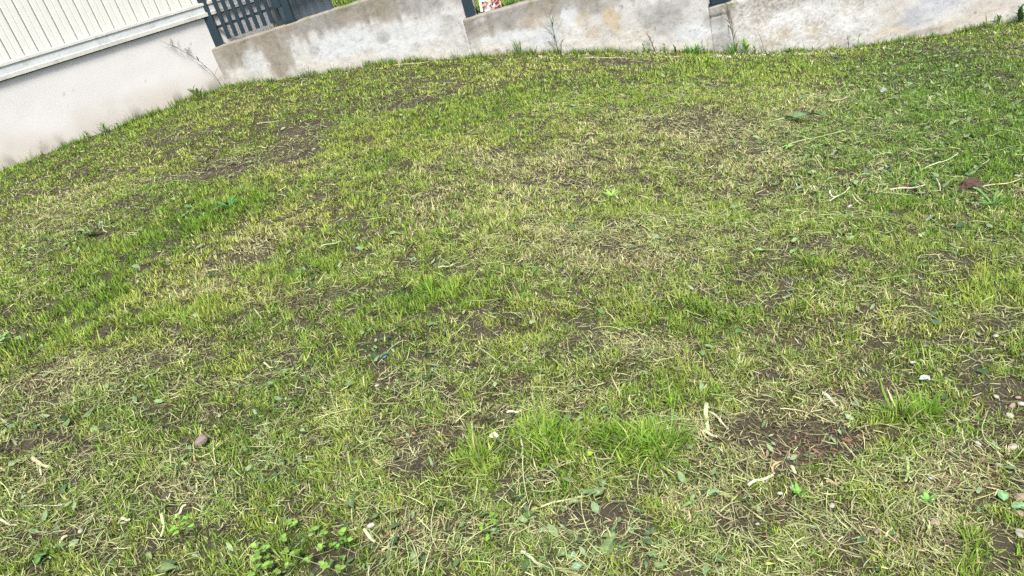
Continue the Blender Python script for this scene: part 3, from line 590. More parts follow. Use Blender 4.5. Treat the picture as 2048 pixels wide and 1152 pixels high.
# reddish rotted crumbs on the bare patches
cb = Acc()
x, y = scatter(60000, .8, 4.2, .85); f_ = np.zeros_like(x)
for p in ((1660, 890, 90, 24, 8, 1), (1570, 920, 50, 16, 0, .8), (1660, 775, 40, 12, 0, .9), (1740, 800, 40, 12, 0, .5), (820, 1062, 70, 20, 4, 1), (1950, 950, 70, 40, 0, .35), (830, 870, 36, 12, 10, .7), (1370, 1040, 40, 14, 0, .5)):
    c_, Mi, am = patch(*p); q = (np.stack([x - c_[0], y - c_[1]]).T @ Mi.T); f_ += am * np.exp(-(q ** 2).sum(1))
k = rng.random(len(x)) < np.clip(f_ * 1.6, 0, 1); x, y = x[k], y[k]; n = len(x)
c = lerp((.13, .07, .042), (.27, .18, .11), rng.random(n)) * (.6 + .7 * rng.random(n))[:, None]
cb.add(*ribbons(np.stack([x, y, G(x, y) + .002 + .012 * rng.random(n)], 1), rng.random(n) * 6.283, .008 + .022 * rng.random(n), .002 + .005 * rng.random(n), rng.normal(.1, .4, n), rng.normal(-.2, .9, n), rng.normal(0, 1, n), 3, lambda t: 1 - .4 * (2 * t - 1) ** 2, c, c, G, rng.normal(0, .8, n)))
tag(obj('leaf_litter', cb.mesh('leaf_litter', M_STRAW, True)), 'reddish brown rotted leaf litter on the bare patches', 'leaf litter', kind='stuff')

# grass on the neighbouring ground and along the wall foot
ng = Acc()
n = 30000; x = -2.4 + 9.0 * rng.random(n); y = Yw(x) + .17 + 2.6 * rng.random(n) ** 1.6; d_b = (x - A[0]) * NB[0] + (y - A[1]) * NB[1]
k = (d_b > .05) | (x > A[0] + D[0] * K1); x, y = x[k], y[k]; n = len(x)
c, _ = grass_colour(x, y, np.full(n, .25), np.full(n, .3), np.full(n, .5))
ng.add(*ribbons(np.stack([x, y, NG(x, y) - .004], 1), rng.random(n) * 6.283, .03 + .06 * rng.random(n), .006 + .005 * rng.random(n), np.clip(R(90) - np.abs(rng.normal(0, .5, n)), .2, 1.57), -np.abs(rng.normal(.3, .5, n)), rng.normal(0, .4, n), 2, lambda t: 1 - .5 * t, c * .8, c, None, None, True))
tag(obj('grass', ng.mesh('grass', M_GRASS, True)), 'taller rough green grass behind the garden wall', 'grass', kind='stuff')
ft = Acc()
n = 9000; x = -2.15 + 8.6 * rng.random(n); y = Yw(x) - .02 - .10 * rng.random(n) ** 2
k = rng.random(n) < np.clip(ss(.42, .62, fbm(x, x * 0, 4.5, 161, 3)) + .15, 0, 1); x, y = x[k], y[k]
n2 = 5000; kk = K0 + 2.2 + (2.18 - K0 - 2.2) * rng.random(n2); off = .03 + .09 * rng.random(n2) ** 2; x2 = A[0] + D[0] * kk + NB[0] * off; y2 = A[1] + D[1] * kk + NB[1] * off
k = rng.random(n2) < np.clip(ss(.45, .65, fbm(x2, y2, 4.5, 163, 3)) * .8 + .12, 0, 1); x = np.concatenate([x, x2[k]]); y = np.concatenate([y, y2[k]]); n = len(x)
c, _ = grass_colour(x, y, np.full(n, .3), np.full(n, .25), np.full(n, .4)); c = c * .8
ft.add(*ribbons(np.stack([x, y, G(x, y) - .004], 1), rng.random(n) * 6.283, .03 + .07 * rng.random(n) ** 2, .003 + .004 * rng.random(n), np.clip(R(90) - np.abs(rng.normal(0, .4, n)), .3, 1.57), -np.abs(rng.normal(.3, .5, n)), rng.normal(0, .4, n), 2, lambda t: 1 - .5 * t, c * .8, c, None, None, True))
tag(obj('grass', ft.mesh('grass', M_GRASS, True)), 'fringe of uncut grass along the foot of the walls', 'grass', kind='stuff')

# pale gravel and plaster crumbs along the wall foot
def stone_mesh(name, seed, sub=2, flat=.7, amp=.2, col=(.5, .47, .42), mat=None):
    import bmesh
    bm = bmesh.new(); bmesh.ops.create_icosphere(bm, subdivisions=sub, radius=1.0)
    V = np.array([v.co[:] for v in bm.verts]); Fc = [tuple(v.index for v in f.verts) for f in bm.faces]; bm.free()
    r_ = 1 + amp * (fbm(V[:, 0] + seed * 3.1, V[:, 1] + 5, 1.4, seed, 3) + fbm(V[:, 1] + 9, V[:, 2] + seed, 1.4, seed + 1, 3) + fbm(V[:, 2] - 4, V[:, 0] - seed, 1.4, seed + 2, 3) - 1.5)
    V = V * r_[:, None]; V[:, 2] *= flat; V[:, 0] *= 1.25
    c = np.array(col)[None] * (.8 + .4 * fbm(V[:, 0], V[:, 1] + V[:, 2], 3, seed + 5, 3))[:, None]
    return mesh(name, V, Fc, mat or M_STONE, c, False)
import bmesh
bm = bmesh.new(); bmesh.ops.create_icosphere(bm, subdivisions=1, radius=1.0)
IV = np.array([v.co[:] for v in bm.verts]); IF = np.array([[v.index for v in f.verts] for f in bm.faces]); bm.free()
GV = []; GF = []; GC = []; b = 0
def gravel(px0, px1, py0, py1, n, smax):
    global b
    for i in range(n):
        t = rng.random(); p = at(px0 + (px1 - px0) * rng.random(), py0 + (py1 - py0) * rng.random()); s = .004 + (smax - .004) * rng.random() ** 2
        R3 = rng.normal(0, 1, (3, 3)); q, _ = np.linalg.qr(R3)
        v = (IV * (1 + .3 * (rng.random((len(IV), 1)) - .5)) * np.array([1.2, 1, .65])) @ q.T * s + p + np.array([0, 0, s * .3])
        GV.append(v); GF.append(IF + b); b += len(v); GC.append(np.tile(np.array([.46, .44, .39]) * (.6 + .5 * rng.random()), (len(v), 1)))
gravel(1418, 1470, 104, 116, 130, .014); gravel(1470, 1560, 104, 114, 60, .012); gravel(1560, 1700, 102, 110, 90, .012); gravel(1700, 1830, 84, 100, 70, .012)
gravel(870, 940, 112, 120, 70, .013); gravel(740, 870, 118, 128, 50, .011); gravel(1100, 1180, 102, 112, 60, .012); gravel(1260, 1340, 104, 114, 50, .012); gravel(600, 740, 126, 150, 40, .010); gravel(1840, 2040, 50, 70, 40, .012)
SV = []; SF = []; SC = []; nb_ = 0
x, y = scatter(90000, .8, 5.5, .85); so = fields(x, y)[0]; k = rng.random(len(x)) < np.clip((so - .35) * .5, 0.004, .4); x, y = x[k][:6000], y[k][:6000]
for i in range(len(x)):
    s = .0016 + .0065 * rng.random() ** 3; q, _ = np.linalg.qr(rng.normal(0, 1, (3, 3)))
    vv = (IV * (1 + .5 * (rng.random((len(IV), 1)) - .5)) * np.array([1.2, 1, .75])) @ q.T * s
    vv = vv + np.array([x[i], y[i], 0]); SV.append(vv); SF.append(IF + nb_); nb_ += len(vv)
    SC.append(np.tile(np.array([.105, .082, .058]) * (.4 + 1.0 * rng.random()) if rng.random() > .04 else np.array([.34, .31, .26]), (len(vv), 1)))
SV = np.concatenate(SV); SV[:, 2] += np.repeat(G(x, y) + .004, len(IV))
tag(obj('soil_crumbs', mesh('soil_crumbs', SV, np.concatenate(SF), M_STONE, np.concatenate(SC))), 'loose crumbs of earth and grit on the bare soil', 'soil crumbs', kind='stuff')
tag(obj('gravel', mesh('gravel', np.concatenate(GV), np.concatenate(GF), M_STONE, np.concatenate(GC))), 'pale gravel and plaster crumbs along the wall foot', 'gravel', kind='stuff')
# ------------------------------------------------------------------ single things on the lawn
def put(name, me, p, label, cat, rot=(0, 0, 0), scale=1, group=None):
    return tag(obj(name, me, None, p, rot, scale), label, cat, group)
def stick(px0, py0, px1, py1, r_in, col, label, cat='stalk', lift=.012, bend=.05, name='cut_stalk', group=None, taper=.75, fork=None):
    r = r_in * .85; bend = bend * (1 if int(px0) % 2 else -.6); lift = lift * .8
    a = at(px0, py0); c_ = at(px1, py1); a[2] += lift; c_[2] += lift * 1.1
    m = a; d = c_ - a; L = np.linalg.norm(d); s = np.array([-d[1], d[0], 0]) / (np.linalg.norm(d[:2]) + 1e-6)
    P = [d * t + s * L * bend * math.sin(math.pi * t) + np.array([0, 0, .004 * math.sin(7 * t)]) for t in np.linspace(0, 1, 8)]
    rad = [r * (1 - (1 - taper) * t) * (1 + .05 * math.sin(23 * t + px0)) for t in np.linspace(0, 1, 8)]
    V, Fc = tube(P, rad, 7)
    if fork:                                          # short side stub
        b0 = P[fork[0]]; V2, F2 = tube([b0, b0 + (d * fork[1] + s * L * fork[2]) * .5 + np.array([0, 0, .004]), b0 + d * fork[1] + s * L * fork[2]], [r * .7, r * .6, r * .5], 6, True, len(V)); V = V + V2; Fc = Fc + F2
    V = np.array(V); t_ = fbm(V[:, 0] * 3 + px0, V[:, 1] * 3 + V[:, 2], 25, int(px0) % 97, 3)
    c = np.array(col)[None] * (.75 + .5 * t_)[:, None]
    return tag(obj(name, mesh(name, V, Fc, M_WOOD, c, False), None, a), label, cat, group)
PALEG = (.40, .42, .24); BONE = (.43, .41, .27); TAN = (.36, .285, .155); LG = (.33, .43, .16)
stick(1414, 815, 1417, 868, .0085, PALEG, 'thick pale green cut stalk lying upright above the bare soil patch', fork=(1, .06, .05), taper=.95)
stick(1421, 830, 1457, 865, .0042, BONE, 'thin pale stalk slanting away from the thick pale green stalk')
stick(1405, 869, 1434, 880, .0060, PALEG, 'short pale stalk lying across the foot of the thick stalk')
stick(1400, 865, 1424, 889, .0038, TAN, 'thin yellowish stalk below the thick pale green stalk')
stick(1497, 978, 1547, 957, .0050, (.5, .5, .33), 'pale split stalk at the lower edge of the bare soil patch', taper=.9)
stick(1556, 932, 1549, 955, .0042, (.42, .28, .16), 'curled brown root end beside the pale split stalk', bend=.35)
stick(1583, 940, 1591, 953, .0062, PALEG, 'stubby pale stalk piece in the brown litter')
stick(1647, 792, 1674, 820, .0055, (.56, .53, .38), 'flattened pale stalk above the bare soil patch')
stick(1813, 922, 1811, 970, .0052, LG, 'fresh green cut stem with a forked lower end', fork=(5, .22, .12))
stick(1654, 969, 1680, 974, .0050, TAN, 'short tan stalk right of the brown litter')
stick(1420, 1020, 1463, 1047, .0030, TAN, 'thin tan stalk across the lower soil patch')
stick(327, 1034, 327, 1079, .0052, (.52, .58, .28), 'straight yellow green stem pointing down in the lower left')
stick(374, 1015, 356, 1038, .0045, (.55, .52, .3), 'short slanting pale stem right of the straight yellow green stem')
stick(68, 921, 102, 940, .0075, (.58, .50, .27), 'thick straw coloured stalk near the left edge')
stick(84, 938, 86, 955, .0050, BONE, 'small pale stalk stub just under the thick straw coloured stalk')
stick(138, 1078, 113, 1102, .0050, (.5, .43, .25), 'short slanting tan stalk in the lower left corner area')
stick(247, 1045, 263, 1046, .0055, BONE, 'short pale chip of stalk left of the straight yellow green stem')
stick(400, 971, 394, 994, .0038, PALEG, 'thin pale upright stalk piece below the pinkish stone')
stick(449, 886, 409, 919, .0028, (.45, .46, .2), 'thin yellow green stem slanting below the pinkish stone')
stick(60, 990, 135, 952, .0045, TAN, 'long brownish stalk running up from the left edge')
stick(45, 1022, 130, 1016, .0034, BONE, 'pale dry stalk lying level near the left edge')
stick(0, 1042, 38, 1056, .0045, BONE, 'pale broken stalk cut by the left edge of the picture')
stick(1016, 830, 1046, 828, .0050, (.56, .46, .30), 'short tan stalk lying level above the long green tuft')
stick(1041, 877, 1045, 918, .0036, BONE, 'straight pale stalk standing out left of the long green tuft')
stick(1045, 1110, 1085, 1140, .0052, (.50, .56, .32), 'smooth pale green stem at the bottom edge between the leaves')
stick(732, 1066, 752, 1090, .0055, (.46, .54, .27), 'short pale green stem left of the reddish litter')
stick(800, 1078, 768, 1108, .0045, (.55, .44, .28), 'tan split stalk below the reddish litter')
stick(1084, 1020, 1195, 985, .0034, (.36, .42, .2), 'long green stem leading to the big cut leaf')
stick(292, 762, 322, 742, .0032, BONE, 'thin pale stalk beside the dark soil spot on the left')
stick(370, 720, 384, 704, .0034, BONE, 'little pale stalk standing in the mid left grass')
stick(530, 730, 548, 741, .0040, (.48, .50, .27), 'short yellowish stalk in the mid left clippings')
stick(788, 134, 860, 127, .0038, (.42, .35, .22), 'long straw stalk lying in front of the wall on the left', lift=.02)
stick(1165, 120, 1250, 119, .0038, (.40, .34, .23), 'long straw stalk lying in front of the wall in the middle', lift=.02)
stick(1330, 117, 1366, 116, .0036, (.40, .34, .23), 'short straw stalk right of the middle straw stalk', lift=.02)
stick(977, 114, 990, 107, .0050, BONE, 'small pale stalk lying close to the middle of the wall', lift=.02)
stick(515, 252, 560, 246, .0038, (.40, .34, .22), 'pale stalk at the upper edge of the dark brown patch', lift=.02)
stick(1664, 208, 1693, 200, .0070, (.38, .31, .21), 'thick tan stalk in the clippings under the right part of the wall', lift=.02)
stick(1565, 302, 1690, 270, .0026, (.38, .46, .22), 'long light green stem right of the crumpled leaf', lift=.03)
stick(1850, 345, 1915, 318, .0030, (.42, .50, .28), 'long pale green stem left of the brown clod', lift=.03)
stick(1865, 358, 1880, 390, .0035, (.5, .47, .32), 'thin pale stem bending down left of the brown clod', lift=.02)
stick(1660, 388, 1672, 402, .0060, (.60, .54, .40), 'curved pale stalk over the dark gap on the right', bend=.2, lift=.02)
stick(1660, 412, 1700, 385, .0034, (.5, .48, .3), 'thin stalk crossing the curved pale stalk', lift=.03)
stick(1780, 386, 1850, 378, .0036, (.52, .44, .30), 'thin tan stem lying level left of the brown clod', lift=.02)
stick(1960, 381, 2040, 366, .0036, (.50, .40, .26), 'thin brown stem right of the brown clod', lift=.02)
stick(880, 545, 910, 540, .0030, (.46, .54, .26), 'thin light green straw in the middle of the lawn', lift=.03)
stick(645, 502, 685, 492, .0030, (.36, .52, .2), 'thin bright green straw left of the middle of the lawn', lift=.03)

# stones, clods and pale chips
ST_M = [stone_mesh('pebble', 201 + i, 3, .62, .22, cc) for i, cc in enumerate([(.36, .33, .26), (.30, .235, .165), (.42, .405, .36), (.28, .20, .15)])]
p = at(406, 890); put('stone', stone_mesh('stone', 211, 3, .75, .3, (.20, .155, .14)), p + np.array([0, 0, .018]), 'pinkish grey stone lying in the grass at lower left', 'stone', (.1, -.1, .5), .018)
p = at(1938, 375); put('clod', stone_mesh('clod', 219, 4, .55, 1.0, (.075, .042, .032)), p + np.array([0, 0, .012]), 'dark reddish brown clod of earth near the right edge', 'clod', (0, .1, .2), .042)
p = at(338, 997); put('clod', stone_mesh('clod', 223, 3, .6, .6, (.07, .055, .04)), p + np.array([0, 0, .006]), 'small dark clod of earth at lower left', 'clod', (0, .1, .7), .018)
PB = [(1992, 677, 2, .011, 'white flat pebble high at the right edge'), (2007, 694, 1, .013, 'tan pebble just below the white flat pebble'), (1992, 798, 0, .010, 'cream pebble above the right edge pebble cluster'), (2024, 818, 3, .012, 'pinkish tan pebble in the right edge cluster'),
      (2042, 814, 2, .013, 'whitish round pebble at the right edge of the cluster'), (2036, 800, 3, .009, 'small brownish pebble topmost in the right edge cluster'), (2020, 838, 0, .011, 'cream flat pebble lowest in the right edge cluster'), (1956, 893, 2, .010, 'sharp white chip in the right straw patch'), (2025, 900, 0, .013, 'cream pebble below the right edge cluster'),
      (1861, 961, 2, .010, 'bright white pebble right of the forked green stem'), (1998, 937, 0, .010, 'dull cream pebble lying in the right straw'), (2041, 1001, 1, .016, 'large tan stone at the right edge beside the round leaves'), (2038, 1035, 1, .012, 'tan pebble under the round leaves at the right edge'), (2041, 1075, 0, .014, 'cream stone cut by the right edge near the bottom'), (1870, 1050, 1, .012, 'tan pebble in the straw below the white pebble'),
      (1561, 993, 2, .0085, 'small white pebble on the soil below the split stalk'), (1586, 981, 0, .009, 'cream chip right of the split stalk'), (1665, 1017, 0, .009, 'cream flat chip below the short tan stalk'), (1516, 1053, 2, .006, 'tiny white pebble on the lower soil patch'), (1505, 762, 2, .006, 'tiny white pebble on the small upper soil spot'),
      (756, 776, 2, .010, 'white chip left of the middle of the lawn'), (597, 741, 2, .008, 'white speck of stone in the mid left clippings'), (442, 836, 0, .010, 'pale oblong chip above the pinkish stone'), (165, 1067, 0, .011, 'cream chip near the lower left corner'), (377, 932, 2, .007, 'small bright white chip below the pinkish stone'), (1700, 417, 2, .014, 'whitish pebble on the dark gap at the right'), (1964, 400, 1, .012, 'tan pebble beside the spiky green weed'), (745, 1058, 2, .013, 'whitish lump left of the reddish litter'), (1460, 369, 0, .012, 'pale chip in the grass right of centre'), (1755, 1068, 1, .010, 'tan chip among straw near the bottom right')]
for (px, py, mi, s, lab) in PB:
    p = at(px, py); s *= .78; put('pebble', ST_M[mi], p + np.array([0, 0, s * .35 + .006]), lab, 'pebble', (rng.normal(0, .2), rng.normal(0, .2), rng.random() * 6), (s, s * (.7 + .4 * rng.random()), s * .9))

# leaves
def leaf_mesh(name, L, W, col, fold=.25, curl=.5, wav=.08, nl=9, nw=4, tip=1.0, mat=None, seed=1, vein=True):
    V = []; C = []; Fc = []
    for i in range(nl + 1):
        t = i / nl; wdt = W * .5 * max(.03, math.sin(math.pi * min(1, t ** (.75)) * .98 + .03) ** (.8 * tip))
        a = curl * (t - .3); x = L * (t - .12 * curl * curl * t * t); z = L * .5 * (-curl * (t - .4) ** 2)
        for j in range(-nw // 2, nw // 2 + 1):
            s = j / (nw / 2); yv = s * wdt * math.cos(fold); zv = abs(s) * wdt * math.sin(fold) + wav * W * math.sin(9 * t + 2 * s + seed) * abs(s)
            V.append((x, yv, z + zv)); k = 1.28 if j == 0 and vein else (.9 + .2 * math.sin(seed * 1.7 + 5 * t + 3 * s)); C.append(np.array(col) * k)
    m_ = nw + 1
    for i in range(nl):
        for j in range(nw): Fc.append((i * m_ + j, (i + 1) * m_ + j, (i + 1) * m_ + j + 1, i * m_ + j + 1))
    return mesh(name, V, Fc, mat or M_LEAF, np.array(C), True)
def img_yaw(px, py, ang):
    """heading on the ground of the picture direction ang (degrees, anticlockwise from right)"""
    a = at(px, py); b_ = at(px + 12 * math.cos(R(ang)), py - 12 * math.sin(R(ang))); return math.atan2(b_[1] - a[1], b_[0] - a[0])
BG = (.18, .235, .095); BG2 = (.13, .185, .07); GG = (.13, .25, .04); YG = (.30, .36, .06); DG = (.065, .12, .032)
LV = [(1155, 852, 22, .6, BG, 20, 'blue green cut leaf above the long green tuft'), (1165, 858, 18, .6, BG2, -40, 'small grey green leaf touching the one above the tuft'), (1173, 918, 20, .6, (.24, .38, .04), 10, 'bright yellow green leaf left of the long tuft'),
      (1190, 1000, 34, .75, BG, 25, 'largest crumpled cut leaf at the end of the long stem'), (1210, 985, 24, .7, BG2, 100, 'crumpled leaf blade rising behind the largest cut leaf'), (1160, 990, 26, .6, BG, -10, 'pale leaf left of the largest crumpled leaf'), (1140, 1014, 22, .75, BG, 0, 'rounded leaf lower left of the largest crumpled leaf'), (1128, 1032, 20, .7, BG2, 70, 'small upright leaf on the dark soil near the bottom'),
      (1117, 1122, 28, .95, BG, 20, 'rounded pale lobed leaf at the bottom edge'), (1140, 1118, 20, .9, (.2, .3, .17), -30, 'second small lobe right of the rounded pale leaf'), (1212, 1120, 40, .7, BG2, 65, 'big dark folded leaf at the bottom edge'), (1228, 1092, 30, .7, BG, 110, 'leaf standing on top of the big dark folded leaf'), (1204, 1081, 16, .8, BG, 0, 'small leaf above the big dark folded leaf'), (1080, 1132, 20, .8, BG, 15, 'little rounded leaf by the smooth green stem'),
      (1145, 1145, 26, .7, (.2, .3, .17), 5, 'pale leaf cut by the bottom edge'), (745, 1050, 30, .5, BG2, 35, 'dull green leaf left of the whitish lump'), (960, 1038, 26, .7, DG, 0, 'dark green leaf under crossing stems near the bottom'), (1052, 1048, 24, .8, DG, 30, 'dark rounded leaf under the yellow leaf'), (1066, 1029, 14, .7, (.30, .32, .06), 10, 'yellow leaf near the bottom middle'), (930, 1047, 20, .8, BG, 40, 'pair of grey green leaflets left of the dark leaf'),
      (780, 1125, 24, .8, BG2, 60, 'grey green leaf in the bottom litter'), (822, 1130, 28, .7, BG, 20, 'broad grey green leaf at the bottom below the litter'), (812, 1104, 22, .7, DG, -10, 'dark leaf under the tan split stalk'), (828, 1045, 24, .45, BG, 80, 'narrow leaf standing over the reddish litter'),
      (1418, 997, 24, .9, (.22, .35, .16), 0, 'pale fresh green leaf above the lower soil patch'), (1371, 1020, 24, .5, (.16, .30, .09), 25, 'fresh torn leaf left of the lower soil patch'), (1384, 1012, 18, .5, (.16, .30, .09), 60, 'smaller torn leaf beside the lower soil patch'), (1430, 1132, 26, .8, DG, 20, 'dark green leaf at the bottom under the soil patch'), (1530, 1140, 24, .4, (.42, .48, .1), 5, 'yellow green pointed leaf at the bottom edge'), (1312, 1142, 28, .6, BG, 10, 'cut leaf at the bottom edge right of the folded leaf'),
      (2008, 1010, 24, .7, (.18, .33, .15), 110, 'upright rounded leaf near the right edge'), (2022, 1022, 26, .7, (.2, .34, .17), -15, 'flat rounded leaf at the foot of the upright one'), (1922, 853, 20, .5, BG, 5, 'grey green leaf beside the bright tuft'), (1795, 826, 22, .4, (.34, .42, .24), 25, 'pale folded leaf left of the bright tuft'), (1375, 905, 18, .8, BG2, 20, 'grey leaf hidden in the long tuft'),
      (186, 862, 26, .5, BG, -20, 'pale folded leaf in the left clippings'), (362, 930, 28, .35, BG2, 30, 'narrow leaf just left of the bright white chip'), (328, 1028, 26, .45, BG, 35, 'small leaf at the top of the straight yellow green stem'), (78, 1135, 26, .8, (.10, .22, .05), 50, 'broad green leaf at the bottom left'), (300, 1112, 26, .4, BG, -60, 'narrow grey leaf near the bottom left'), (320, 1146, 40, .5, BG2, 5, 'wide grey leaf cut by the bottom edge at left'), (20, 940, 22, .7, BG, 20, 'grey leaf at the left edge'),
      (856, 655, 22, .6, BG2, 0, 'dark curled leaf left of the bare spot in the middle'), (762, 722, 22, .6, BG2, 20, 'bluish leaf in the middle clippings'), (1852, 447, 42, .38, (.20, .30, .17), 24, 'pale grey green leaf lying below the brown clod'), (1570, 303, 30, .4, (.22, .42, .08), 10, 'small bright green leaf below the crumpled leaf'), (1505, 508, 36, .35, (.24, .36, .14), 5, 'pointed green leaf beside the brown arc of soil'), (1580, 512, 26, .4, (.16, .32, .1), 20, 'small green leaf on the brown arc of soil'),
      (1765, 189, 30, .5, (.30, .33, .29), 40, 'whitish torn leaf below the right part of the wall'), (1835, 108, 30, .6, (.18, .30, .15), 70, 'leaf in the clippings close to the right wall'), (1680, 180, 40, .25, BG, 0, 'narrow leaf strip above the crumpled leaf'), (1900, 255, 26, .6, BG, 20, 'grey leaf in the upper right clippings'), (170, 478, 32, .5, BG2, 15, 'dark bluish leaf in the left clippings heap'), (155, 466, 28, .4, BG, -10, 'pale bluish leaf beside the dark one on the left heap'), (365, 438, 30, .4, BG2, 30, 'dark leaf tuft piece left of the bright green straw'), (200, 585, 26, .4, BG, 10, 'pale leaf low on the left clippings')]
for i, (px, py, s, asp, col, ang, lab) in enumerate(LV):
    p = at(px, py); dist = np.linalg.norm(p - np.array([0, 0, CAM_H])); L = s * dist / F_PX * (.92 if py > 460 else .72)
    me = leaf_mesh('leaf', L, L * asp, col, .15 + .3 * rng.random(), .3 + .5 * rng.random(), .1, 9, 4, .8, None, i)
    put('leaf', me, p + np.array([0, 0, .011 + .008 * rng.random()]), lab, 'leaf', (rng.normal(0, .15), rng.normal(-.1, .15), img_yaw(px, py, ang)))
# the crumpled dock leaf
p = at(1560, 246); L = 72 * np.linalg.norm(p - np.array([0, 0, CAM_H])) / F_PX
root = empty('crumpled_leaf', p + np.array([0, 0, .02]), img_yaw(1560, 246, 0), 'large crumpled blue green dock leaf lying on the clippings', 'leaf')
obj('blade', leaf_mesh('blade', L * .9, L * .24, (.12, .19, .085), .35, .25, .25, 18, 6, .6, None, 3), root, (L * .12, 0, .01))
V, Fc = tube([(-L * .25, -.01, 0), (0, 0, .006), (L * .3, 0, .012)], [.004, .004, .003], 6); obj('stalk', mesh('stalk', V, Fc, M_WOOD, np.array([.3, .38, .2]), True), root)
# petals, scraps
def crumple(px, py, s, col, lab, cat, name):
    p = at(px, py); n_ = 5; V = []; Fc = []
    for i in range(n_ + 1):
        for j in range(n_ + 1):
            V.append(((i / n_ - .5) * s * 1.4 + rng.normal(0, .06) * s, (j / n_ - .5) * s + rng.normal(0, .08) * s, .35 * s * (fbm(np.array([i * .6 + px]), np.array([j * .6 + py]), 1., 7, 2)[0])))
    for i in range(n_):
        for j in range(n_): Fc.append((i * 6 + j, (i + 1) * 6 + j, (i + 1) * 6 + j + 1, i * 6 + j + 1))
    put(name, mesh(name, V, Fc, M_LEAF, np.array(col)), p + np.array([0, 0, .014]), lab, cat, (0, .1, rng.random() * 3))
crumple(1850, 765, .020, (.48, .50, .52), 'crumpled white petal scrap right of the bare soil', 'petal', 'petal')
crumple(1826, 734, .010, (.45, .45, .42), 'tiny white scrap above the crumpled white petal', 'scrap', 'paper_scrap')
crumple(992, 882, .022, (.60, .48, .42), 'pinkish white feathery scrap in the near grass', 'scrap', 'feather_scrap')
crumple(1672, 117, .026, (.03, .14, .26), 'small blue plastic scrap near the foot of the wall', 'scrap', 'plastic_scrap')
crumple(772, 721, .012, (.10, .28, .55), 'tiny bright blue scrap in the middle clippings', 'scrap', 'plastic_scrap')

# ------------------------------------------------------------------ weeds
def ribbon_mesh(name, specs, mat=None):
    ac = Acc()
    for (p0, yaw, L, wd, e0, de, dyaw, col) in specs:
        a1 = lambda v: np.array([float(v)])
        ac.add(*ribbons(np.array([p0], float), a1(yaw), a1(L), a1(wd), a1(e0), a1(de), a1(dyaw), 7, lambda t: np.clip(1.25 * (1 - t) ** .55, .06, 1) * (.55 + .45 * np.minimum(1, t * 5)), np.array([col]), np.array([col]) * 1.1))
    return ac.mesh(name, mat or M_GRASS, True)
def foot(px, py, off=.05):
    p = on_wall(px, py, off); p[2] = float(G(p[0], p[1])); return p
def foot_b(px, py, off=.05):
    r = ray(px, py); n_ = NB; s = (A @ n_ + off) / (r[:2] @ n_); q = r[:2] * s; return np.array([q[0], q[1], float(G(q[0], q[1]))])
WLAB = {}
def tuft(p, n, h, label, col=(.10, .19, .04), wd=.006,  spread=.5, r=.03, name='grass_tuft', cat='grass tuft', lean=0., leanyaw=0.):
    sp_ = []
    for i in range(n):
        a = rng.random() * 6.283; q = (r * rng.random() * math.cos(a), r * rng.random() * math.sin(a), -.005)
        sp_.append((q, a, h * (.45 + .55 * rng.random()), wd * 1.5 * (.7 + .6 * rng.random()), R(88) - spread * rng.random(), -.9 * rng.random() * spread * 1.4, rng.normal(0, .3), np.array(col) * (.75 + .6 * rng.random())))
    return put(name, ribbon_mesh(name, sp_), p, label, cat)
def weed(p, h, nleaf, lw, label, col=(.12, .22, .05), stemr=.002, lean=(0, 0), name='weed', leafL=.5, start=.1, cat='weed', head=None):
    root = empty(name, p, rng.random() * 0, label, cat)
    P = [np.array([lean[0] * h * t * t, lean[1] * h * t * t, h * t]) for t in np.linspace(0, 1, 7)]
    V, Fc = tube(P, [stemr * 1.8 * (1 - .6 * t) for t in np.linspace(0, 1, 7)], 5); obj('stem', mesh('stem', V, Fc, M_WOOD, np.array(col) * .9, True), root)
    for i in range(nleaf):
        t = start + (.95 - start) * i / max(1, nleaf - 1); k = t * 6; i0 = int(min(5, k)); q = P[i0] + (P[i0 + 1] - P[i0]) * (k - i0)
        L = h * leafL * 1.25 * (1.1 - .6 * t) * (.8 + .4 * rng.random())
        me = leaf_mesh('leaf', L, L * lw, np.array(col) * (.8 + .5 * rng.random()), .3, .7, .05, 6, 2, 1., None, i)
        obj('leaf', me, root, q, (rng.normal(0, .2), -.55 - .5 * rng.random(), i * 2.4 + rng.random()))
    if head:
        sp_ = [(P[-1] - (P[-1] - P[-2]) * rng.random() * 2.2, rng.random() * 6.28, head * (.4 + .6 * rng.random()), .005, R(70 * rng.random() + 10), -.6, 0, np.array((.22, .19, .13)) * (.7 + .6 * rng.random())) for _ in range(14)]
        obj('seed_head', ribbon_mesh('seed_head', sp_, M_STRAW), root)
    return root
GRY = (.13, .15, .09); OLV = (.10, .16, .045); BRT = (.17, .32, .05); DRY = (.30, .26, .17)
# left wall
bn = NB
weed(foot_b(443, 172, .04), .60, 6, .10, 'tall leaning grass weed with a feathery seed head at the wall corner', (.075, .10, .05), .0018, (-.50, -.42), leafL=.17, start=.25, head=.12, name='tall_grass_weed')
weed(foot_b(398, 186, .05), .08, 6, .30, 'broad leaved weed at the foot of the cream wall near the corner', (.16, .25, .06), .003, (-.6, 0), leafL=1.3, start=.05)
tuft(foot_b(340, 202, .04), 3, .22, 'few thin stems against the cream wall left of the broad leaved weed', OLV, .003, .5, .02)
weed(foot_b(207, 252, .05), .07, 5, .26, 'small dark leafy weed at the foot of the cream wall', OLV, .003, (-.3, 0), leafL=1.0, start=.05)
weed(foot_b(172, 268, .05), .06, 5, .3, 'smallest leafy weed lower down along the cream wall', (.12, .2, .06), .003, (0, 0), leafL=.9, start=.05)
weed(foot_b(234, 246, .05), .05, 4, .3, 'tiny leafy weed right of the small dark one', (.12, .2, .06), .002, (0, 0), leafL=.9, start=.05)
tuft(foot_b(263, 236, .04), 6, .20, 'wispy dry stalks against the middle of the cream wall', (.42, .38, .30), .0025, .5, .03)
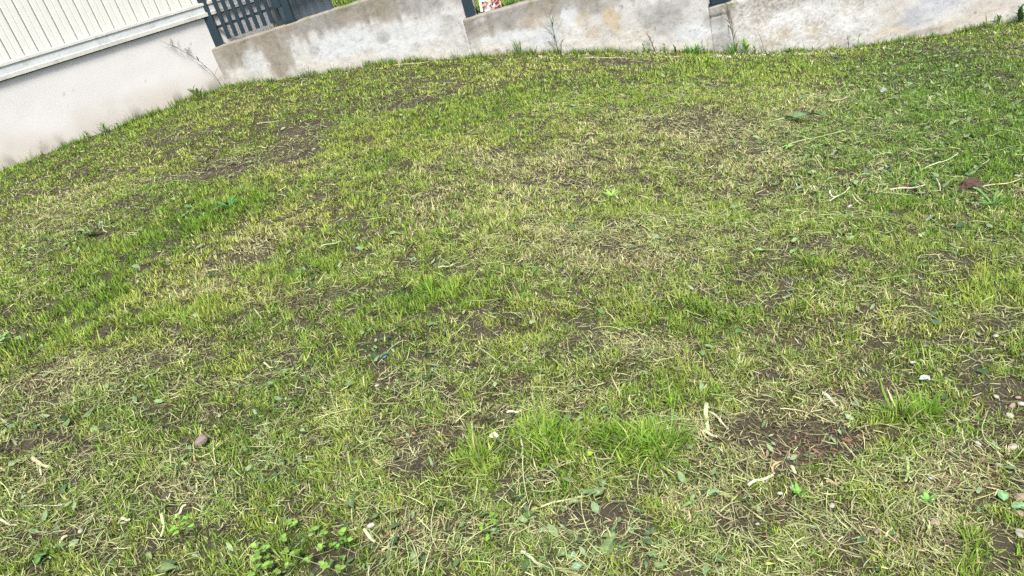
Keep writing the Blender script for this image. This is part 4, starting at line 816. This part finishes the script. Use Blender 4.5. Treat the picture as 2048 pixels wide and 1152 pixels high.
tuft(foot_b(300, 220, .04), 12, .10, 'low fringe of dry wisps left of the thin stems', (.34, .29, .2), .0025, .7, .06)
tuft(foot_b(55, 316, .04), 6, .12, 'thin dry wisps at the left end of the cream wall', (.3, .3, .18), .0025, .5, .03)
# long wall
tuft(foot(538, 158), 26, .09, 'low round grass tuft near the wall corner', OLV, .005, .8, .04)
tuft(foot(616, 146), 22, .15, 'grass tuft with thin stems a third along the first wall step', (.09, .14, .06), .005, .6, .05)
tuft(foot(664, 138), 10, .14, 'thin arching grass stems right of the first wall tuft', OLV, .004, .8, .05)
tuft(foot(690, 132), 4, .16, 'few fine stems against the first wall step', OLV, .003, .3, .03)
weed(foot(737, 126), .05, 4, .22, 'little dark leaf weed right of the fine stems', (.07, .10, .05), .002, (.3, 0), leafL=.9, start=.1)
tuft(foot(855, 116), 4, .12, 'two thin dark stems before the step in the wall', (.10, .12, .08), .003, .3, .03)
tuft(foot(908, 112), 12, .13, 'wispy grass tuft just below the step in the wall', (.13, .17, .09), .003, .5, .05)
tuft(foot(1036, 99), 14, .19, 'upright grass clump right of the step in the wall', (.12, .2, .07), .006, .35, .04)
tuft(foot(1062, 98), 16, .12, 'spreading grass clump beside the upright one', OLV, .005, .8, .05)
weed(foot(1116, 101), .40, 11, .10, 'tall leafy grass weed standing in front of the middle wall', (.075, .125, .045), .003, (-.02, 0), leafL=.32, start=.12, name='tall_grass_weed')
tuft(foot(1118, 101), 9, .14, 'short blades round the tall middle wall weed', (.11, .17, .06), .005, .6, .03)
weed(foot(1308, 98), .21, 6, .16, 'dark stalk with a brown seed top in front of the wall', (.10, .10, .05), .0035, (-.25, 0), leafL=.30, start=.05, head=.03)
weed(foot(1290, 100), .09, 6, .28, 'leafy weed left of the dark seed stalk', (.13, .22, .06), .003, (-.2, 0), leafL=.7, start=.05)
weed(foot(1330, 100), .09, 6, .22, 'small leafy weed right of the dark seed stalk', (.16, .24, .08), .003, (0, 0), leafL=.6, start=.05)
tuft(foot(1352, 101), 3, .13, 'single dark broad grass blade leaning right at the wall', (.06, .10, .03), .009, .7, .01)
tuft(foot(1385, 110, .1), 120, .12, 'dense dark green grass tuft in front of the wall crack', (.07, .19, .02), .005, .8, .10)
tuft(foot(1410, 102), 8, .22, 'thin stalks rising beside the wall crack', (.10, .15, .07), .003, .45, .04)
weed(foot(1472, 110, .06), .47, 7, .08, 'tallest stalk leaning left in front of the cracked wall edge', (.06, .08, .03), .003, (-.12, 0), leafL=.30, start=.1, name='tall_grass_weed')
tuft(foot(1466, 112, .07), 22, .18, 'long bladed grass clump at the foot of the tallest stalk', (.11, .21, .05), .008, .5, .04)
weed(foot(1492, 106, .06), .15, 12, .28, 'bright green leafy weed right of the long bladed clump', BRT, .003, (0, 0), leafL=.5, start=.1)
weed(foot(1528, 104, .04), .26, 0, .1, 'single thin bare stem against the flaking wall', (.2, .19, .12), .002, (-.22, 0))
weed(foot(1510, 106, .06), .09, 7, .25, 'small bushy weed under the single bare stem', OLV, .003, (0, 0), leafL=.6, start=.1)
tuft(foot(1630, 101), 8, .08, 'short blades under the grey wall patch', OLV, .005, .6, .03)
weed(foot(1697, 97), .14, 7, .2, 'thin dark twiggy weed in front of the flaking wall', (.05, .06, .03), .0025, (0, 0), leafL=.25, start=.3)
weed(foot(1716, 97), .12, 3, .18, 'upright leaf weed right of the dark twiggy weed', (.13, .21, .06), .003, (.1, 0), leafL=.8, start=.05)
tuft(foot(1950, 58), 14, .10, 'dark low grass clump under the right end of the wall', OLV, .006, .7, .05)
tuft(foot(1975, 50), 4, .18, 'two long pale blades crossing at the right end of the wall', (.30, .32, .14), .007, .7, .02)
weed(foot(1995, 48), .09, 6, .28, 'leafy weed right of the crossing pale blades', OLV, .003, (.2, 0), leafL=.9, start=.05)
weed(foot(2040, 46, .1), .16, 16, .45, 'dense dark leafy bush at the top right corner', (.05, .11, .03), .004, (0, 0), leafL=.5, start=.05)
weed(foot(1580, 108, .12), .05, 10, .3, 'low leafy weed on the gravel below the flaking wall', OLV, .002, (0, 0), leafL=.9, start=.02)
weed(foot(1865, 78, .15), .05, 9, .35, 'low leafy weed under the smooth grey wall patch', (.09, .17, .05), .002, (0, 0), leafL=1.0, start=.02)
# free standing plants on the lawn
def rosette(px, py, n, L, lw, label, col, e=.35, name='rosette_weed'):
    p = at(px, py); root = empty(name, p + np.array([0, 0, .004]), 0, label, 'weed')
    for i in range(n):
        l_ = L * (.7 + .5 * rng.random()); me = leaf_mesh('leaf', l_, l_ * lw, np.array(col) * (.8 + .45 * rng.random()), .3, .6, .05, 7, 2, 1., None, i)
        obj('leaf', me, root, (0, 0, .004 + .002 * i), (rng.normal(0, .1), -e - .35 * rng.random(), i * 6.283 / n + rng.normal(0, .25)))
rosette(1986, 416, 9, .10, .13, 'spiky green rosette weed below the brown clod', (.11, .22, .06), .45)
rosette(460, 418, 10, .10, .2, 'dark green rosette weed in the left lush strip', (.07, .17, .05), .3)
rosette(1225, 400, 6, .06, .25, 'small bright weed in the upper middle lawn', (.18, .32, .05), .6)
rosette(1855, 1010, 5, .03, .4, 'small clover weed below the white pebble', (.12, .24, .05), .5)
rosette(1600, 1000, 7, .035, .3, 'small leafy seedling on the soil below the litter', (.13, .28, .04), .6)
def clover(px, py, n, spread, label, col, size=.0145, name='clover_plant'):
    p = at(px, py); root = empty(name, p, 0, label, 'clover')
    lm = [leaf_mesh('leaflet', size, size * .95, np.array(col) * k, .2, .35, .03, 5, 2, .55, None, i) for i, k in enumerate((.8, 1., 1.25))]
    for i in range(n):
        a = rng.random() * 6.28; r_ = spread * rng.random() ** .6; h = .025 + .03 * rng.random(); q = np.array([r_ * math.cos(a), r_ * math.sin(a), 0]); q[2] = float(G(p[0] + q[0], p[1] + q[1])) - p[2]
        V, Fc = tube([q, q + np.array([.004, .003, h * .6]), q + np.array([.006, 0, h])], [.0012, .001, .0009], 4)
        st = obj('stem', mesh('stem', V, Fc, M_WOOD, np.array(col) * .9, True), root); b_ = rng.random() * 6
        for k in range(3): obj('leaflet', lm[rng.integers(3)], st, q + np.array([.006, 0, h]), (rng.normal(0, .15), rng.normal(-.1, .2), b_ + k * 2.094), .7 + .5 * rng.random())
clover(585, 1118, 13, .10, 'bright green clover clump at the bottom edge left of centre', (.15, .25, .045))
clover(640, 1122, 11, .10, 'bright clover clump right beside the bottom left one', (.14, .235, .04))
clover(525, 1140, 8, .05, 'clover leaves cut by the bottom edge at left', (.15, .25, .05))
clover(690, 1112, 5, .05, 'sparse clover leaves right of the two bright clumps', (.10, .2, .03), .011)
clover(985, 1085, 5, .04, 'small bright clover sprig near the bottom middle', (.12, .23, .03), .011)
clover(370, 1075, 6, .04, 'small clover sprig in the lower left grass', (.14, .30, .04), .012)
clover(20, 690, 9, .08, 'pale clover patch at the left edge', (.17, .30, .08), .016)
tuft(at(1850, 834), 110, .085, 'bright green isolated grass tuft right of the bare soil', (.14, .27, .025), .0026, .7, .05)
tuft(at(1300, 910), 130, .11, 'long shaggy green grass tuft left of the bare soil', (.13, .23, .03), .0026, 1.0, .10)
tuft(at(1085, 880), 90, .09, 'smaller shaggy green tuft left of the big one', (.13, .24, .03), .0026, 1.0, .07)

# ------------------------------------------------------------------ leaflet and flowers on the wall top
p = on_wall(983, 22, -.10); pz = .618
m, nt, b_, ns, Lk = newmat('printed_leaflet')
tc = N(nt, 'ShaderNodeTexCoord'); sep = N(nt, 'ShaderNodeSeparateXYZ'); Lk.new(tc.outputs['Object'], sep.inputs[0])
vo = N(nt, 'ShaderNodeTexVoronoi', i_Scale=48.0); Lk.new(tc.outputs['Object'], vo.inputs['Vector'])
sx = N(nt, 'ShaderNodeSeparateColor'); Lk.new(vo.outputs['Color'], sx.inputs[0])
rp = N(nt, 'ShaderNodeValToRGB'); rp.color_ramp.interpolation = 'CONSTANT'; e = rp.color_ramp.elements
e[0].position = 0; e[0].color = (.02, .02, .07, 1); e[1].position = .3; e[1].color = (.07, .015, .02, 1)
for ps, cl in ((.45, (.42, .16, .06, 1)), (.66, (.46, .27, .18, 1)), (.78, (.36, .36, .43, 1)), (.9, (.05, .014, .022, 1))):
    q = e.new(ps); q.color = cl
Lk.new(sx.outputs[0], rp.inputs[0])
gt = N(nt, 'ShaderNodeMath', operation='GREATER_THAN', i_1=.112); Lk.new(sep.outputs['Z'], gt.inputs[0])
lt = N(nt, 'ShaderNodeMath', operation='LESS_THAN', i_1=-.082); Lk.new(sep.outputs['X'], lt.inputs[0])
m1 = N(nt, 'ShaderNodeMix', data_type='RGBA'); m1.inputs['A'].default_value = (0, 0, 0, 1); m1.inputs['B'].default_value = (.42, .49, .50, 1)
Lk.new(gt.outputs[0], m1.inputs['Factor']); Lk.new(rp.outputs[0], m1.inputs['A'])
m2 = N(nt, 'ShaderNodeMix', data_type='RGBA'); m2.inputs['B'].default_value = (.46, .45, .32, 1); Lk.new(lt.outputs[0], m2.inputs['Factor']); Lk.new(m1.outputs['Result'], m2.inputs['A'])
Lk.new(m2.outputs['Result'], b_.inputs['Base Color']); b_.inputs['Roughness'].default_value = .35
V = []; Fc = []
for s_ in (0, 1):
    for i in range(9):
        for j in range(7):
            x_ = -.105 + .21 * i / 8; z_ = .155 * j / 6; V.append((x_, .02 * math.sin(i * .5) + .03 * (j / 6) ** 2 + .004 * s_, z_))
for s_ in (0, 1):
    for i in range(8):
        for j in range(6):
            q = [s_ * 63 + i * 7 + j, s_ * 63 + (i + 1) * 7 + j, s_ * 63 + (i + 1) * 7 + j + 1, s_ * 63 + i * 7 + j + 1]; Fc.append(tuple(q if s_ == 0 else q[::-1]))
put('leaflet', mesh('leaflet', V, Fc, m, None, True), (p[0], p[1], pz), 'colourful printed leaflet propped on the wall top beside the post', 'leaflet', (R(-32), R(3), R(-6)))
M_FLOW = plain_mat('yellow_petals', (.80, .66, .05), .5, .3, .1, 60.)
for (px, lab) in ((1031, 'yellow flower leaning over the wall top right of the leaflet'),):
    p = on_wall(px, 12, -.16); root = empty('yellow_flower', (p[0], p[1], .595), 0, lab, 'flower')
    V, Fc = tube([(0, .03, -.01), (0, .02, .03), (0, 0, .05)], [.002, .002, .002], 5); obj('stem', mesh('stem', V, Fc, M_WOOD, np.array([.12, .22, .05]), True), root)
    pm = leaf_mesh('petal', .026, .016, (.8, .66, .05), .2, .3, .02, 5, 2, .7, M_FLOW, 1)
    for k in range(9): obj('petal', pm, root, (0, 0, .05), (.1, -.25, k * .698))
for i, (px, h, lab) in enumerate(((1012, .12, 'rough grass clump right behind the leaflet'), (1060, .09, 'grass clump behind the wall top right of the yellow flower'), (955, .12, 'grass clump between the post and the leaflet'), (716, .09, 'green grass clump showing over the first wall step'), (690, .07, 'smaller grass clump beside the grey sheet'))):
    p = on_wall(px, 10, -.2); p[2] = float(NG(np.array(p[0]), np.array(p[1]))); tuft(p, 60, h, lab, (.12, .23, .05), .006, .9, .08)
